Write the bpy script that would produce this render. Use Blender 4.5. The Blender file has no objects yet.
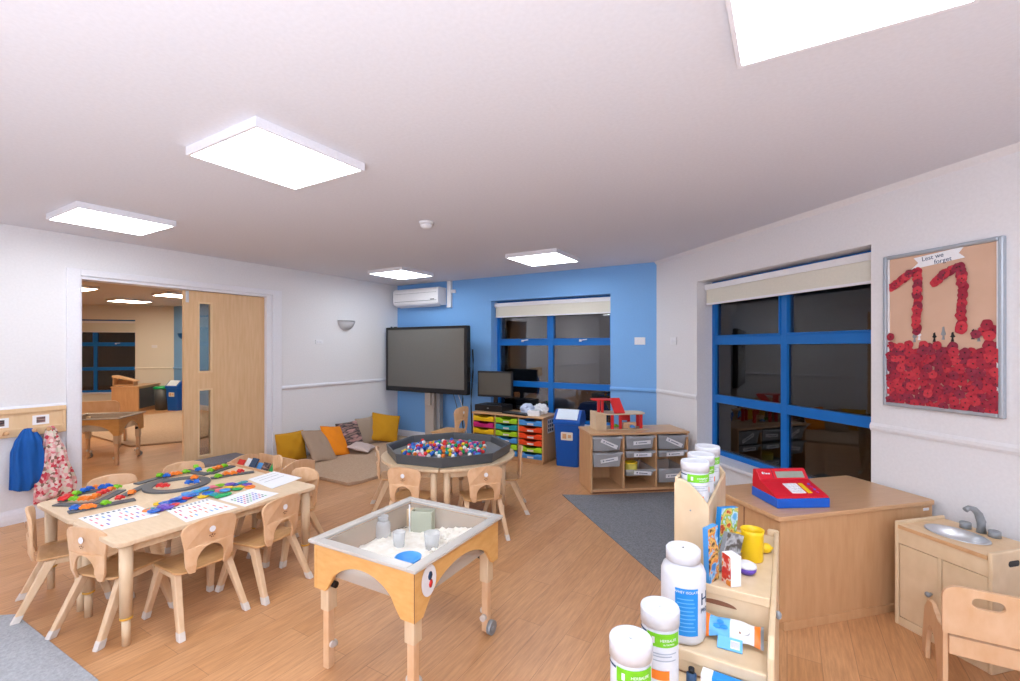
import bpy, bmesh, math, random
from mathutils import Vector, Matrix
random.seed(11)
PI = math.pi
S = bpy.context.scene
C = S.collection
H = 1.48; FPX = 463.68; HOR = 347.26; TH = .5385
sn, cs = math.sin(TH), math.cos(TH)
AX = -5.556; BY = 5.656; CEIL = 2.5; CX = -1.339
Q = math.sqrt(.5)

def at(px, py, z=0.0):
    """point of the room at height z seen at a pixel of the photograph"""
    u = (px - 510) / FPX; w = -(py - HOR) / FPX
    t = (z - H) / w
    return Vector(((u * cs - sn) * t, (u * sn + cs) * t, z))

# ------------------------------------------------------------------ materials
def lin(c):
    if isinstance(c, str):
        c = tuple(int(c[i:i + 2], 16) / 255 for i in (0, 2, 4))
        return tuple(x / 12.92 if x <= .04045 else ((x + .055) / 1.055) ** 2.4 for x in c)
    return c
def mat(name, col, rough=.5, metal=0., alpha=1., emis=0., bump=0., bscale=60., ior=1.45, trans=0.):
    m = bpy.data.materials.new(name); m.use_nodes = True
    nt = m.node_tree; p = nt.nodes['Principled BSDF']
    c = lin(col)
    p.inputs['Base Color'].default_value = (*c, 1)
    p.inputs['Roughness'].default_value = rough
    p.inputs['Metallic'].default_value = metal
    p.inputs['Alpha'].default_value = alpha
    p.inputs['IOR'].default_value = ior
    p.inputs['Transmission Weight'].default_value = trans
    if emis:
        p.inputs['Emission Color'].default_value = (*c, 1); p.inputs['Emission Strength'].default_value = emis
    tc = nt.nodes.new('ShaderNodeTexCoord'); n = nt.nodes.new('ShaderNodeTexNoise')
    n.inputs['Scale'].default_value = bscale; n.inputs['Detail'].default_value = 3
    nt.links.new(tc.outputs['Object'], n.inputs['Vector'])
    if bump:
        b = nt.nodes.new('ShaderNodeBump'); b.inputs['Strength'].default_value = bump; b.inputs['Distance'].default_value = .01
        nt.links.new(n.outputs['Fac'], b.inputs['Height']); nt.links.new(b.outputs['Normal'], p.inputs['Normal'])
    # faint variation of the colour
    if not emis and alpha == 1:
        mx = nt.nodes.new('ShaderNodeMix'); mx.data_type = 'RGBA'
        mx.inputs[6].default_value = (*[v * .93 for v in c], 1); mx.inputs[7].default_value = (*[min(1, v * 1.05) for v in c], 1)
        nt.links.new(n.outputs['Fac'], mx.inputs[0]); nt.links.new(mx.outputs[2], p.inputs['Base Color'])
    return m
def ramp_mat(name, stops, scale, rough=.5, detail=4, bump=0., kind='noise', base_scale=6.):
    m = bpy.data.materials.new(name); m.use_nodes = True
    nt = m.node_tree; p = nt.nodes['Principled BSDF']; p.inputs['Roughness'].default_value = rough
    tc = nt.nodes.new('ShaderNodeTexCoord'); mp = nt.nodes.new('ShaderNodeMapping'); mp.inputs['Scale'].default_value = scale
    nt.links.new(tc.outputs['Object'], mp.inputs['Vector'])
    if kind == 'noise':
        n = nt.nodes.new('ShaderNodeTexNoise'); n.inputs['Scale'].default_value = base_scale; n.inputs['Detail'].default_value = detail; out = n.outputs['Fac']
    else:
        n = nt.nodes.new('ShaderNodeTexVoronoi'); n.inputs['Scale'].default_value = base_scale; out = n.outputs['Color']
    nt.links.new(mp.outputs['Vector'], n.inputs['Vector'])
    r = nt.nodes.new('ShaderNodeValToRGB'); e = r.color_ramp.elements
    while len(e) < len(stops): e.new(.5)
    for i, (pos, c) in enumerate(stops):
        e[i].position = pos; e[i].color = (*lin(c), 1)
    if kind != 'noise': r.color_ramp.interpolation = 'CONSTANT'
    nt.links.new(out, r.inputs['Fac']); nt.links.new(r.outputs['Color'], p.inputs['Base Color'])
    if bump:
        b = nt.nodes.new('ShaderNodeBump'); b.inputs['Strength'].default_value = bump; b.inputs['Distance'].default_value = .01
        nt.links.new(out, b.inputs['Height']); nt.links.new(b.outputs['Normal'], p.inputs['Normal'])
    return m
def wood(name, c1, c2, scale=(10, 10, 1), rough=.42):
    return ramp_mat(name, [(.3, c1), (.7, c2)], scale, rough, 5, 0, 'noise', 5)

def floor_mat():
    m = bpy.data.materials.new('oak_vinyl_planks'); m.use_nodes = True
    nt = m.node_tree; p = nt.nodes['Principled BSDF']; L = nt.links.new
    tc = nt.nodes.new('ShaderNodeTexCoord'); mp = nt.nodes.new('ShaderNodeMapping'); mp.inputs['Rotation'].default_value = (0, 0, PI / 2)
    L(tc.outputs['Object'], mp.inputs['Vector'])
    br = nt.nodes.new('ShaderNodeTexBrick'); L(mp.outputs['Vector'], br.inputs['Vector'])
    br.inputs['Scale'].default_value = 1; br.inputs['Brick Width'].default_value = 1.1; br.inputs['Row Height'].default_value = .14
    br.inputs['Mortar Size'].default_value = .0012; br.inputs['Mortar Smooth'].default_value = .3
    br.offset = .37
    br.inputs['Color1'].default_value = (*lin('CA9464'), 1); br.inputs['Color2'].default_value = (*lin('D4A072'), 1)
    br.inputs['Mortar'].default_value = (*lin('A1734E'), 1)
    mp2 = nt.nodes.new('ShaderNodeMapping'); mp2.inputs['Scale'].default_value = (34, 2.6, 1); L(tc.outputs['Object'], mp2.inputs['Vector'])
    n = nt.nodes.new('ShaderNodeTexNoise'); n.inputs['Scale'].default_value = 2.2; n.inputs['Detail'].default_value = 7; n.inputs['Roughness'].default_value = .65
    L(mp2.outputs['Vector'], n.inputs['Vector'])
    r = nt.nodes.new('ShaderNodeValToRGB'); r.color_ramp.elements[0].position = .32; r.color_ramp.elements[0].color = (.76, .71, .66, 1)
    r.color_ramp.elements[1].position = .66; r.color_ramp.elements[1].color = (1.1, 1.1, 1.1, 1)
    L(n.outputs['Fac'], r.inputs['Fac'])
    mx = nt.nodes.new('ShaderNodeMix'); mx.data_type = 'RGBA'; mx.blend_type = 'MULTIPLY'; mx.inputs[0].default_value = .85
    L(br.outputs['Color'], mx.inputs[6]); L(r.outputs['Color'], mx.inputs[7]); L(mx.outputs[2], p.inputs['Base Color'])
    p.inputs['Roughness'].default_value = .38
    return m
def glass_mat():
    m = bpy.data.materials.new('window_glass'); m.use_nodes = True
    nt = m.node_tree; nt.nodes.remove(nt.nodes['Principled BSDF']); L = nt.links.new
    o = nt.nodes['Material Output']; t = nt.nodes.new('ShaderNodeBsdfTransparent'); t.inputs[0].default_value = (.8, .82, .82, 1)
    g = nt.nodes.new('ShaderNodeBsdfGlossy'); g.inputs['Roughness'].default_value = .015
    f = nt.nodes.new('ShaderNodeFresnel'); f.inputs[0].default_value = 1.95
    mx = nt.nodes.new('ShaderNodeMixShader'); L(f.outputs[0], mx.inputs[0]); L(t.outputs[0], mx.inputs[1]); L(g.outputs[0], mx.inputs[2]); L(mx.outputs[0], o.inputs[0])
    return m

M = {}
M['white'] = mat('white_wall_paint', 'E6E4E6', .7)
M['ceil'] = mat('ceiling_paint', 'DFE0E8', .8)
M['ceil2'] = mat('ceiling_paint_warm_lit', 'D8CCBC', .8)  # warm lamp light of the far room is put into this colour
M['cream'] = mat('cream_wall_paint', 'E6DFD2', .75)
M['blue'] = mat('blue_wall_paint', '7CB1EA', .7)
M['gloss'] = mat('white_gloss_paint', 'E9E8EE', .35)
M['floor'] = floor_mat()
M['glass'] = glass_mat()
M['frame'] = mat('blue_window_frame', '0B6FC2', .4)
M['blind'] = mat('cream_blind_fabric', 'E2DED0', .8)
M['light'] = mat('light_diffuser', (.88, .95, 1.), .5, emis=9)
M['light2'] = mat('warm_light_diffuser', (1., .84, .64), .5, emis=17)
M['plastic'] = mat('white_plastic', 'ECEBEE', .35)
M['door'] = wood('door_maple_veneer', 'D8AF82', 'E2BC92', (3, 9, .8))
M['beadw'] = wood('door_bead_wood', 'E0BC90', 'E8C79E', (6, 6, 1))
M['ply'] = wood('beech_plywood', 'DCAE82', 'E7C09A', (4, 10, 2))
M['seat'] = wood('beech_plywood_seat', 'CE9C66', 'DBAC78', (3, 10, 3))
M['pale'] = wood('pale_beech', 'DABD98', 'E5CBA9', (8, 8, 1.2))
M['legw'] = wood('beech_leg', 'D8B48C', 'E2C29E', (8, 8, 1.2))
M['top'] = wood('table_maple_laminate', 'DCC09E', 'E5CBAC', (3, 14, 1))
M['honey'] = wood('honey_plywood', 'E0A75F', 'EBB873', (3, 3, 9))
M['edge'] = mat('dark_ply_edge', '8A5B42', .6)
M['beech'] = wood('beech_laminate', 'CC9C6F', 'D6A97C', (7, 7, 1))
M['beechtop'] = wood('beech_laminate_top', 'CC9E72', 'D6AA80', (1.2, 9, 9), .3)
M['birch'] = wood('birch_play_furniture', 'DABE98', 'E5CBA8', (3, 3, 2))
M['cap'] = mat('pale_foot_cap', 'D9CFC6', .5)
M['rubber'] = mat('yellow_band', 'E0A83A', .5)
M['black'] = mat('black_plastic', '17171A', .35)
M['tray'] = mat('dark_grey_tray', '515458', .38)
M['traybed'] = mat('grey_tray_bed', '77787A', .45)
M['screen'] = mat('dark_screen', '6A6864', .22)  # lifted to grey so the colour carries the display's reflections
M['screen2'] = mat('monitor_screen', '56524A', .25)
M['grey'] = mat('grey_plastic', '8E9296', .4)
M['silver'] = mat('brushed_steel', 'D8DADD', .38, metal=.85)
M['postg'] = mat('beige_post', 'B5ABA2', .5)
M['carpet'] = ramp_mat('grey_carpet', [(.3, '6D6E73'), (.7, '8F9096')], (1, 1, 1), .95, 3, .5, 'noise', 90)
M['carpet2'] = ramp_mat('pale_grey_carpet', [(.3, '9FA1A6'), (.7, 'B4B6BA')], (1, 1, 1), .95, 3, .4, 'noise', 60)
M['mat'] = ramp_mat('beige_woven_mat', [(.3, 'B7987E'), (.7, 'C4A78D')], (1, 1, 1), .9, 3, .2, 'noise', 50)
M['dkgrey'] = ramp_mat('dark_grey_felt', [(.3, '6C6870'), (.7, '7C7880')], (1, 1, 1), .95, 3, .3, 'noise', 70)
for k, c in dict(mustard='C98F12', taupe='A98F7A', orange='F08A10', beige='AA9683', pinkw='CDB8B2').items():
    M[k] = mat(k + '_cushion_fabric', c, .85, bump=.3, bscale=120)
M['patt'] = ramp_mat('patterned_cushion_fabric', [(0, '8A6450'), (.38, 'C99A94'), (.52, '2B2C33'), (.62, 'A6857A'), (.8, '4A4250')], (1, 1, 5), .85, 2, 0, 'noise', 5)
M['navy'] = mat('blue_coat_fabric', '0F58A8', .8, bump=.4, bscale=25)
M['floral'] = ramp_mat('floral_coat_fabric', [(0, 'E7C9C4'), (.2, 'E2A6A4'), (.36, 'D9D0BE'), (.5, 'C93C4C'), (.6, 'EBD3CC'), (.72, '8A6A5C'), (.82, 'D8707A'), (.92, 'F0DDD6')], (1, 1, 1), .85, 2, 0, 'vor', 42)
M['binblue'] = mat('blue_bin_plastic', '1259B5', .35)
M['binlid'] = mat('bin_lid_plastic', 'DCE6F2', .35)
M['clear'] = mat('clear_plastic', 'E4E6E8', .12, alpha=.4)
M['cleargr'] = mat('smoky_clear_plastic', 'DDE2E8', .2, alpha=.42)
M['rim'] = mat('frosted_acrylic', 'DAD4CC', .2, alpha=.72)
M['binw'] = mat('clear_basin_wall', 'D8CFC4', .15, alpha=.42)
M['flour'] = ramp_mat('white_flour', [(.3, 'E9E0D2'), (.7, 'F6F1E8')], (1, 1, 1), .95, 3, .6, 'noise', 30)
M['paper'] = mat('white_paper', 'F1F1F4', .7)
M['tub'] = mat('white_tub_plastic', 'DCDEE4', .3)
M['lime'] = mat('lime_label', '79CC22', .45)
M['hblue'] = mat('blue_label', '1F8FE0', .45)
M['ink'] = mat('dark_ink', '2E4A6A', .6)
M['lblue'] = mat('label_text_blue', '6CB8F2', .5)
M['road'] = mat('grey_road_track', '5B5D61', .55)
M['board'] = ramp_mat('tan_backing_paper', [(.3, 'D2AC92'), (.7, 'D8B39A')], (1, 1, 1), .85, 3, 0, 'noise', 8)
M['alu'] = mat('aluminium_frame', 'B9C2CC', .35, metal=.6)
PAL = dict(red='E03030', blue='1C66C8', green='7CC420', orange='F5822A', yellow='F2C81E', teal='1E9CA8', purple='6A4CB8', magenta='C8287A', white='F2F0EE', sky='4A9AE0', emerald='10A860', lime='A8D820', pink='F07A90')
for k, c in PAL.items(): M['c_' + k] = mat('glossy_' + k + '_plastic', c, .35)
for k, c in (('pr1', 'BC3040'), ('pr2', 'A0283C'), ('pr3', 'CA3A46'), ('pr4', '8E2A40')): M[k] = mat('red_poppy_paper_' + 'abcd'[int(k[2]) - 1], c, .75)

# ------------------------------------------------------------------ mesh helpers
def nb(): return bmesh.new()
def box(bm, x, y, z, mi=0):
    v = [bm.verts.new((a, b, c)) for c in z for b in y for a in x]
    for f in ((0, 2, 3, 1), (4, 5, 7, 6), (0, 1, 5, 4), (2, 6, 7, 3), (0, 4, 6, 2), (1, 3, 7, 5)):
        bm.faces.new([v[i] for i in f]).material_index = mi
    return v
def prism(bm, pts, axis, a0, a1, mi=0, fn=None):
    def p3(p, a):
        q = {'x': (a, p[0], p[1]), 'y': (p[0], a, p[1]), 'z': (p[0], p[1], a)}[axis]
        return fn(*q) if fn else q
    A = [bm.verts.new(p3(p, a0)) for p in pts]; B = [bm.verts.new(p3(p, a1)) for p in pts]
    n = len(pts)
    bm.faces.new(A).material_index = mi; bm.faces.new(B[::-1]).material_index = mi
    for i in range(n): bm.faces.new((A[i], B[i], B[(i + 1) % n], A[(i + 1) % n])).material_index = mi
    return A + B
def lathe(bm, prof, c=(0, 0, 0), seg=24, mi=0, sx=1, sy=1, cap=True, smooth=True, a0=0., a1=2 * PI):
    full = abs(a1 - a0 - 2 * PI) < 1e-6
    n = seg if full else seg + 1
    rings = []
    for r, z in prof:
        rings.append([bm.verts.new((c[0] + r * sx * math.cos(a0 + (a1 - a0) * i / seg), c[1] + r * sy * math.sin(a0 + (a1 - a0) * i / seg), c[2] + z)) for i in range(n)])
    for a, b in zip(rings, rings[1:]):
        for i in range(n if full else n - 1):
            f = bm.faces.new((a[i], a[(i + 1) % n], b[(i + 1) % n], b[i])); f.material_index = mi; f.smooth = smooth and not (abs(f.verts[0].co.z - f.verts[3].co.z) < .16 * abs((f.verts[0].co - f.verts[3].co).length))
    if cap:
        for rg, rv in ((rings[0], True), (rings[-1], False)):
            f = bm.faces.new(rg[::-1] if rv else rg); f.material_index = mi
    return rings
def cyl(bm, c, r, h, seg=20, r2=None, mi=0, smooth=True): lathe(bm, [(r, 0), (r if r2 is None else r2, h)], c, seg, mi, smooth=smooth)
def cyl_dir(bm, p0, p1, r, seg=12, mi=0, r2=None):
    p0, p1 = Vector(p0), Vector(p1); d = (p1 - p0); q = d.to_track_quat('Z', 'Y').to_matrix()
    rg = []
    for p, rr in ((p0, r), (p1, r if r2 is None else r2)):
        rg.append([bm.verts.new(p + q @ Vector((rr * math.cos(2 * PI * i / seg), rr * math.sin(2 * PI * i / seg), 0))) for i in range(seg)])
    for i in range(seg):
        f = bm.faces.new((rg[0][i], rg[0][(i + 1) % seg], rg[1][(i + 1) % seg], rg[1][i])); f.material_index = mi; f.smooth = True
    bm.faces.new(rg[0][::-1]).material_index = mi; bm.faces.new(rg[1]).material_index = mi
def tube(bm, pts, r, seg=8, mi=0):
    pts = [Vector(p) for p in pts]; rings = []
    for i, p in enumerate(pts):
        d = (pts[min(i + 1, len(pts) - 1)] - pts[max(i - 1, 0)]); q = d.to_track_quat('Z', 'Y').to_matrix()
        rr = r[i] if isinstance(r, (list, tuple)) else r
        rings.append([bm.verts.new(p + q @ Vector((rr * math.cos(2 * PI * k / seg), rr * math.sin(2 * PI * k / seg), 0))) for k in range(seg)])
    for a, b in zip(rings, rings[1:]):
        for k in range(seg):
            f = bm.faces.new((a[k], a[(k + 1) % seg], b[(k + 1) % seg], b[k])); f.material_index = mi; f.smooth = True
    bm.faces.new(rings[0][::-1]).material_index = mi; bm.faces.new(rings[-1]).material_index = mi
def bar(bm, p0, p1, w0, d0, w1, d1, mi=0):
    """rectangular tapered bar, w along x, d along y"""
    p0, p1 = Vector(p0), Vector(p1)
    v = []
    for p, w, d in ((p0, w0, d0), (p1, w1, d1)):
        v.append([bm.verts.new(p + Vector((a * w / 2, b * d / 2, 0))) for a, b in ((-1, -1), (1, -1), (1, 1), (-1, 1))])
    for i in range(4): bm.faces.new((v[0][i], v[0][(i + 1) % 4], v[1][(i + 1) % 4], v[1][i])).material_index = mi
    bm.faces.new(v[0][::-1]).material_index = mi; bm.faces.new(v[1]).material_index = mi
def ball(bm, c, r, mi=0, sub=2, sc=(1, 1, 1)):
    g = bmesh.ops.create_icosphere(bm, subdivisions=sub, radius=r)
    for v in g['verts']:
        v.co = Vector((v.co.x * sc[0] + c[0], v.co.y * sc[1] + c[1], v.co.z * sc[2] + c[2]))
        for f in v.link_faces: f.smooth = True; f.material_index = mi
def plate_oval(bm, x, y, z0, z1, cx, cy, rx, ry, mi=0, n=48):
    """board with an oval hole"""
    def edge(a):
        dx, dy = math.cos(a), math.sin(a)
        t = min(((x[1] if dx > 0 else x[0]) - cx) / dx if abs(dx) > 1e-9 else 1e9, ((y[1] if dy > 0 else y[0]) - cy) / dy if abs(dy) > 1e-9 else 1e9)
        return cx + dx * t, cy + dy * t
    ang = sorted([2 * PI * i / n for i in range(n)] + [math.atan2(b - cy, a - cx) % (2 * PI) for a in x for b in y])
    I = [[bm.verts.new((cx + rx * math.cos(a), cy + ry * math.sin(a), z)) for a in ang] for z in (z0, z1)]
    O = [[bm.verts.new((*edge(a), z)) for a in ang] for z in (z0, z1)]
    m = len(ang)
    for i in range(m):
        j = (i + 1) % m
        for q in ((I[1][i], O[1][i], O[1][j], I[1][j]), (I[0][j], O[0][j], O[0][i], I[0][i]), (O[0][i], O[0][j], O[1][j], O[1][i]), (I[0][j], I[0][i], I[1][i], I[1][j])):
            bm.faces.new(q).material_index = mi
def rrect(x0, x1, y0, y1, r, n=5):
    """rounded rectangle outline; r = radius or four radii (bl, br, tr, tl)"""
    if not isinstance(r, (list, tuple)): r = (r,) * 4
    P = []
    for (cx, cy, a, k) in ((x0, y0, PI, r[0]), (x1, y0, 1.5 * PI, r[1]), (x1, y1, 0, r[2]), (x0, y1, PI / 2, r[3])):
        ox = cx + (k if cx == x0 else -k); oy = cy + (k if cy == y0 else -k)
        if k <= 0: P.append((cx, cy)); continue
        for i in range(n + 1): P.append((ox + k * math.cos(a + i * PI / 2 / n), oy + k * math.sin(a + i * PI / 2 / n)))
    return P

def obj(name, bm, mats, parent=None, bev=0, kind=None, label=None, loc=None, rot=None, seg=2):
    bmesh.ops.recalc_face_normals(bm, faces=bm.faces)
    me = bpy.data.meshes.new(name); bm.to_mesh(me); bm.free()
    o = bpy.data.objects.new(name, me); C.objects.link(o)
    for m in (mats if isinstance(mats, (list, tuple)) else [mats]): me.materials.append(M[m] if isinstance(m, str) else m)
    if parent: o.parent = parent
    if loc: o.location = loc
    if rot: o.rotation_euler = rot
    if bev:
        b = o.modifiers.new('edge', 'BEVEL'); b.width = bev; b.segments = seg; b.limit_method = 'ANGLE'; b.angle_limit = .6
    if kind: o['kind'] = kind
    if label: o['label'] = label
    return o
def tag(o, label, cat, group=None):
    o['label'] = label; o['category'] = cat
    if group: o['group'] = group
    return o
def thing(name, label, cat, loc=(0, 0, 0), rz=0, group=None):
    o = bpy.data.objects.new(name, None); C.objects.link(o); o.empty_display_size = .1
    o.location = loc; o.rotation_euler = (0, 0, rz)
    if label: tag(o, label, cat, group)
    return o
def struct(name, bm, mats, parent=None, bev=0, **k): return obj(name, bm, mats, parent, bev, kind=None if parent else 'structure', **k)
def sroot(name, loc=(0, 0, 0), rz=0):
    o = bpy.data.objects.new(name, None); C.objects.link(o); o.location = loc; o.rotation_euler = (0, 0, rz); o['kind'] = 'structure'; return o
def dup(root, loc, rz, label=None, group=None, scale=None):
    r = root.copy(); C.objects.link(r); r.location = loc; r.rotation_euler = (0, 0, rz)
    if scale: r.scale = (scale,) * 3
    if label: r['label'] = label
    if group: r['group'] = group
    elif 'group' in r and group == '': del r['group']
    for ch in list(root.children):
        c = ch.copy(); C.objects.link(c); c.parent = r
        for g in ch.children:
            d = g.copy(); C.objects.link(d); d.parent = c
    return r
def text(name, body, size, mat_, parent, loc, rot, extr=.0004, align='LEFT'):
    cu = bpy.data.curves.new(name, 'FONT'); cu.body = body; cu.size = size; cu.extrude = extr; cu.align_x = align
    t = bpy.data.objects.new(name, cu); C.objects.link(t)
    bpy.context.view_layer.update()
    me = bpy.data.meshes.new_from_object(t.evaluated_get(bpy.context.evaluated_depsgraph_get()))
    bpy.data.objects.remove(t)
    o = bpy.data.objects.new(name, me); C.objects.link(o); me.materials.clear(); me.materials.append(M[mat_])
    o.parent = parent; o.location = loc; o.rotation_euler = rot
    return o

# ------------------------------------------------------------------ room shell
bm = nb(); box(bm, (-18, 3.5), (-4.2, 6.4), (-.1, 0)); struct('floor', bm, 'floor')
bm = nb(); box(bm, (AX - .07, 3.5), (-4.2, 6.4), (CEIL, CEIL + .1)); struct('ceiling', bm, 'ceil')
bm = nb(); box(bm, (-18, AX - .075), (-4.2, 6.4), (CEIL, CEIL + .1)); struct('ceiling_far_room', bm, 'ceil2')
def wall(name, origin, rz, length, m, holes=(), th=.25, height=CEIL):
    bm = nb(); x = 0
    for a, b, z0, z1 in sorted(holes):
        box(bm, (x, a), (0, th), (0, height))
        if z0 > 0: box(bm, (a, b), (0, th), (0, z0))
        box(bm, (a, b), (0, th), (z1, height)); x = b
    box(bm, (x, length), (0, th), (0, height))
    return struct(name, bm, m, loc=origin, rot=(0, 0, rz))
DT = 2.135
wall('wall_left', (AX, -4, 0), PI / 2, 10.2, ['white'], [(5.625, 7.469, 0, DT)], .16)
W1 = (-3.70, -1.907, .45, 2.155)
wall('wall_blue', (AX, BY, 0), 0, CX - AX, 'blue', [(W1[0] - AX, W1[1] - AX, W1[2], W1[3])], .25)
W2 = (.762, 2.566, .38, 2.158)
wall('wall_right', (CX, BY, 0), -PI / 4, 5.2, 'white', [W2], .25)
EX = CX + 5.2 * Q; EY = BY - 5.2 * Q
wall('wall_behind_right', (EX, EY, 0), -PI / 2, EY + 4.2, 'white', [], .2)
wall('wall_back', (EX + .2, -3.6, 0), PI, EX + .2 - AX, 'white', [], .2)
# dado rails and baseboards
def rail(name, origin, rz, x0, x1, m, z0=.935, h=.05, t=.022):
    bm = nb(); prism(bm, [(0, z0), (-t * .5, z0), (-t, z0 + h * .35), (-t, z0 + h * .7), (-t * .45, z0 + h), (0, z0 + h)], 'x', x0, x1)
    return struct(name, bm, m, loc=origin, rot=(0, 0, rz))
rail('trim_1', (AX, 0, 0), PI / 2, -3.6, 1.529, 'gloss'); rail('trim_2', (AX, 0, 0), PI / 2, 3.589, BY, 'gloss')
rail('trim_3', (AX, BY, 0), 0, 0, W1[0] - AX, 'blue'); rail('trim_4', (AX, BY, 0), 0, W1[1] - AX, CX - AX, 'blue')
rail('trim_5', (CX, BY, 0), -PI / 4, 0, W2[0], 'white', t=.013); rail('trim_6', (CX, BY, 0), -PI / 4, W2[1], 5.2, 'white', t=.013)
rail('baseboard_left_1', (AX, 0, 0), PI / 2, -3.6, 1.529, 'gloss', 0, .12, .018); rail('baseboard_left_2', (AX, 0, 0), PI / 2, 3.589, BY, 'gloss', 0, .12, .018)
rail('baseboard_blue', (AX, BY, 0), 0, 0, CX - AX, 'gloss', 0, .12, .018); rail('baseboard_right', (CX, BY, 0), -PI / 4, 0, 5.2, 'gloss', 0, .12, .018)

# cove along the ceiling of the right wall
bm = nb(); prism(bm, [(0, CEIL - .035), (-.035, CEIL), (0, CEIL)], 'x', 0, 5.2); struct('trim_8', bm, 'white', loc=(CX, BY, 0), rot=(0, 0, -PI / 4))

# door opening: casing, track, leaf
bm = nb(); X0 = AX - .17; X1 = AX + .02
box(bm, (AX, X1), (1.529, 1.625), (0, DT + .062)); box(bm, (AX, X1), (3.469, 3.589), (0, DT + .062)); box(bm, (AX, X1), (1.625, 3.469), (DT, DT + .062))
box(bm, (AX - .16, AX), (1.6251, 1.64), (0, DT)); box(bm, (AX - .16, AX), (3.40, 3.4689), (0, DT)); box(bm, (AX - .16, AX), (1.64, 3.40), (DT - .03, DT - .0001))
struct('trim_9', bm, 'gloss', bev=.004)
d = sroot('door_1', (AX - .07, 2.50, 0))
bm = nb(); zt = DT - .035; w = .898; T = .044
# leaf built round its two glazed slots
gx = (.15, .275)
box(bm, (-T / 2, T / 2), (0, gx[0]), (.012, zt)); box(bm, (-T / 2, T / 2), (gx[1], w), (.012, zt))
for z in ((.012, .27), (1.0, 1.21), (1.97, zt)): box(bm, (-T / 2, T / 2), gx, z)
obj('leaf', bm, 'door', d)
for z in ((.27, 1.0), (1.21, 1.97)):
    bm = nb(); b = .016
    for yy, zz in (((gx[0] - b, gx[0] + .004), z), ((gx[1] - .004, gx[1] + b), z), ((gx[0] - b, gx[1] + b), (z[0] - b, z[0] + .004)), ((gx[0] - b, gx[1] + b), (z[1] - .004, z[1] + b))):
        box(bm, (-T / 2 - .004, T / 2 + .004), yy, zz)
    f = obj('glazing_bead', bm, 'beadw', d, .002)
    bm = nb(); box(bm, (-.003, .003), gx, z); obj('pane', bm, 'glass', f)
bm = nb(); box(bm, (T / 2, T / 2 + .006), (.015, .045), (zt - .13, zt - .005)); box(bm, (T / 2 + .006, T / 2 + .014), (.022, .038), (zt - .08, zt - .04)); obj('flush_bolt', bm, 'silver', d, .002)

# windows
def window(name, parent_loc, rz, W, off=.18, mull=.5, detail=True, mw=.032, cas=.012):
    x0, x1, z0, z1 = W
    r = sroot(name, parent_loc, rz)
    fw = .048; y = (off, off + .06); xm = x0 + (x1 - x0) * mull
    bm = nb()
    box(bm, (x0, x0 + fw), y, (z0, z1)); box(bm, (x1 - fw, x1), y, (z0, z1))
    box(bm, (x0 + fw, x1 - fw), y, (z0, z0 + fw)); box(bm, (x0 + fw, x1 - fw), y, (z1 - fw, z1))
    box(bm, (xm - mw, xm + mw), y, (z0 + fw, z1 - fw))
    for zt_, hh in ((1.548, .042), (.952, .04)):
        box(bm, (x0 + fw, xm - mw), y, (zt_ - hh, zt_ + hh)); box(bm, (xm + mw, x1 - fw), y, (zt_ - hh, zt_ + hh))
    # opening casements of the top row
    for a, b in ((x0 + fw, xm - mw), (xm + mw, x1 - fw)):
        for xx, zz in (((a, a + cas), (1.59, z1 - fw)), ((b - cas, b), (1.59, z1 - fw)), ((a + cas, b - cas), (1.59, 1.59 + cas))):
            box(bm, xx, (off - .012, off + .05), zz)
    obj('window_frame', bm, 'frame', r, .003)
    for a, b in ((x0 + fw, xm - mw), (xm + mw, x1 - fw)):
        for c_, e in ((z0 + fw, .912), (.992, 1.506), (1.59, z1 - fw)):
            bm = nb(); box(bm, (a, b), (off + .025, off + .033), (c_, e)); obj('pane', bm, 'glass', r)
        if detail:
            bm = nb(); xc = (a + b) / 2; box(bm, (xc - .015, xc + .015), (off - .03, off - .012), (1.555, 1.585)); tube(bm, [(xc, off - .035, 1.57), (xc + .05, off - .045, 1.58), (xc + .1, off - .04, 1.585)], .007)
            obj('window_handle', bm, 'plastic', r, .002)
    bm = nb(); box(bm, (x0, x1), (-.03, off), (z0 - .03, z0 + .001)); obj('window_sill', bm, 'gloss', r, .004)
    return r
window('window_1', (0, BY, 0), 0, W1, .165, .49, mw=.036)
window('window_2', (CX, BY, 0), -PI / 4, W2, .18, .508, False)
def blind(loc, rz, x0, x1, z0, label):
    t = thing('roller_blind', label, 'blind', loc, rz, 'roller blinds')
    bm = nb(); cyl_dir(bm, (x0 + .01, .13, 2.1), (x1 - .01, .13, 2.1), .028, 16); box(bm, (x0 + .006, x0 + .016), (.1, .16), (2.065, 2.135)); box(bm, (x1 - .016, x1 - .006), (.1, .16), (2.065, 2.135)); obj('roller', bm, 'plastic', t)
    bm = nb(); box(bm, (x0 + .02, x1 - .02), (.098, .101), (z0, 2.105)); obj('fabric', bm, 'blind', t)
    bm = nb(); box(bm, (x0 + .02, x1 - .02), (.092, .108), (z0 - .016, z0 + .004)); obj('bottom_bar', bm, 'plastic', t, .003)
    bm = nb(); box(bm, (x0 + .004, x1 - .004), (.084, .094), (2.072, 2.125)); obj('fascia', bm, 'plastic', t, .002)
    return t
blind((0, BY, 0), 0, W1[0], W1[1], 1.93, 'cream roller blind rolled almost up above the window in the blue wall')
blind((CX, BY, 0), -PI / 4, W2[0], W2[1], 1.93, 'cream roller blind above the large window by the red poppy board')

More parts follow.
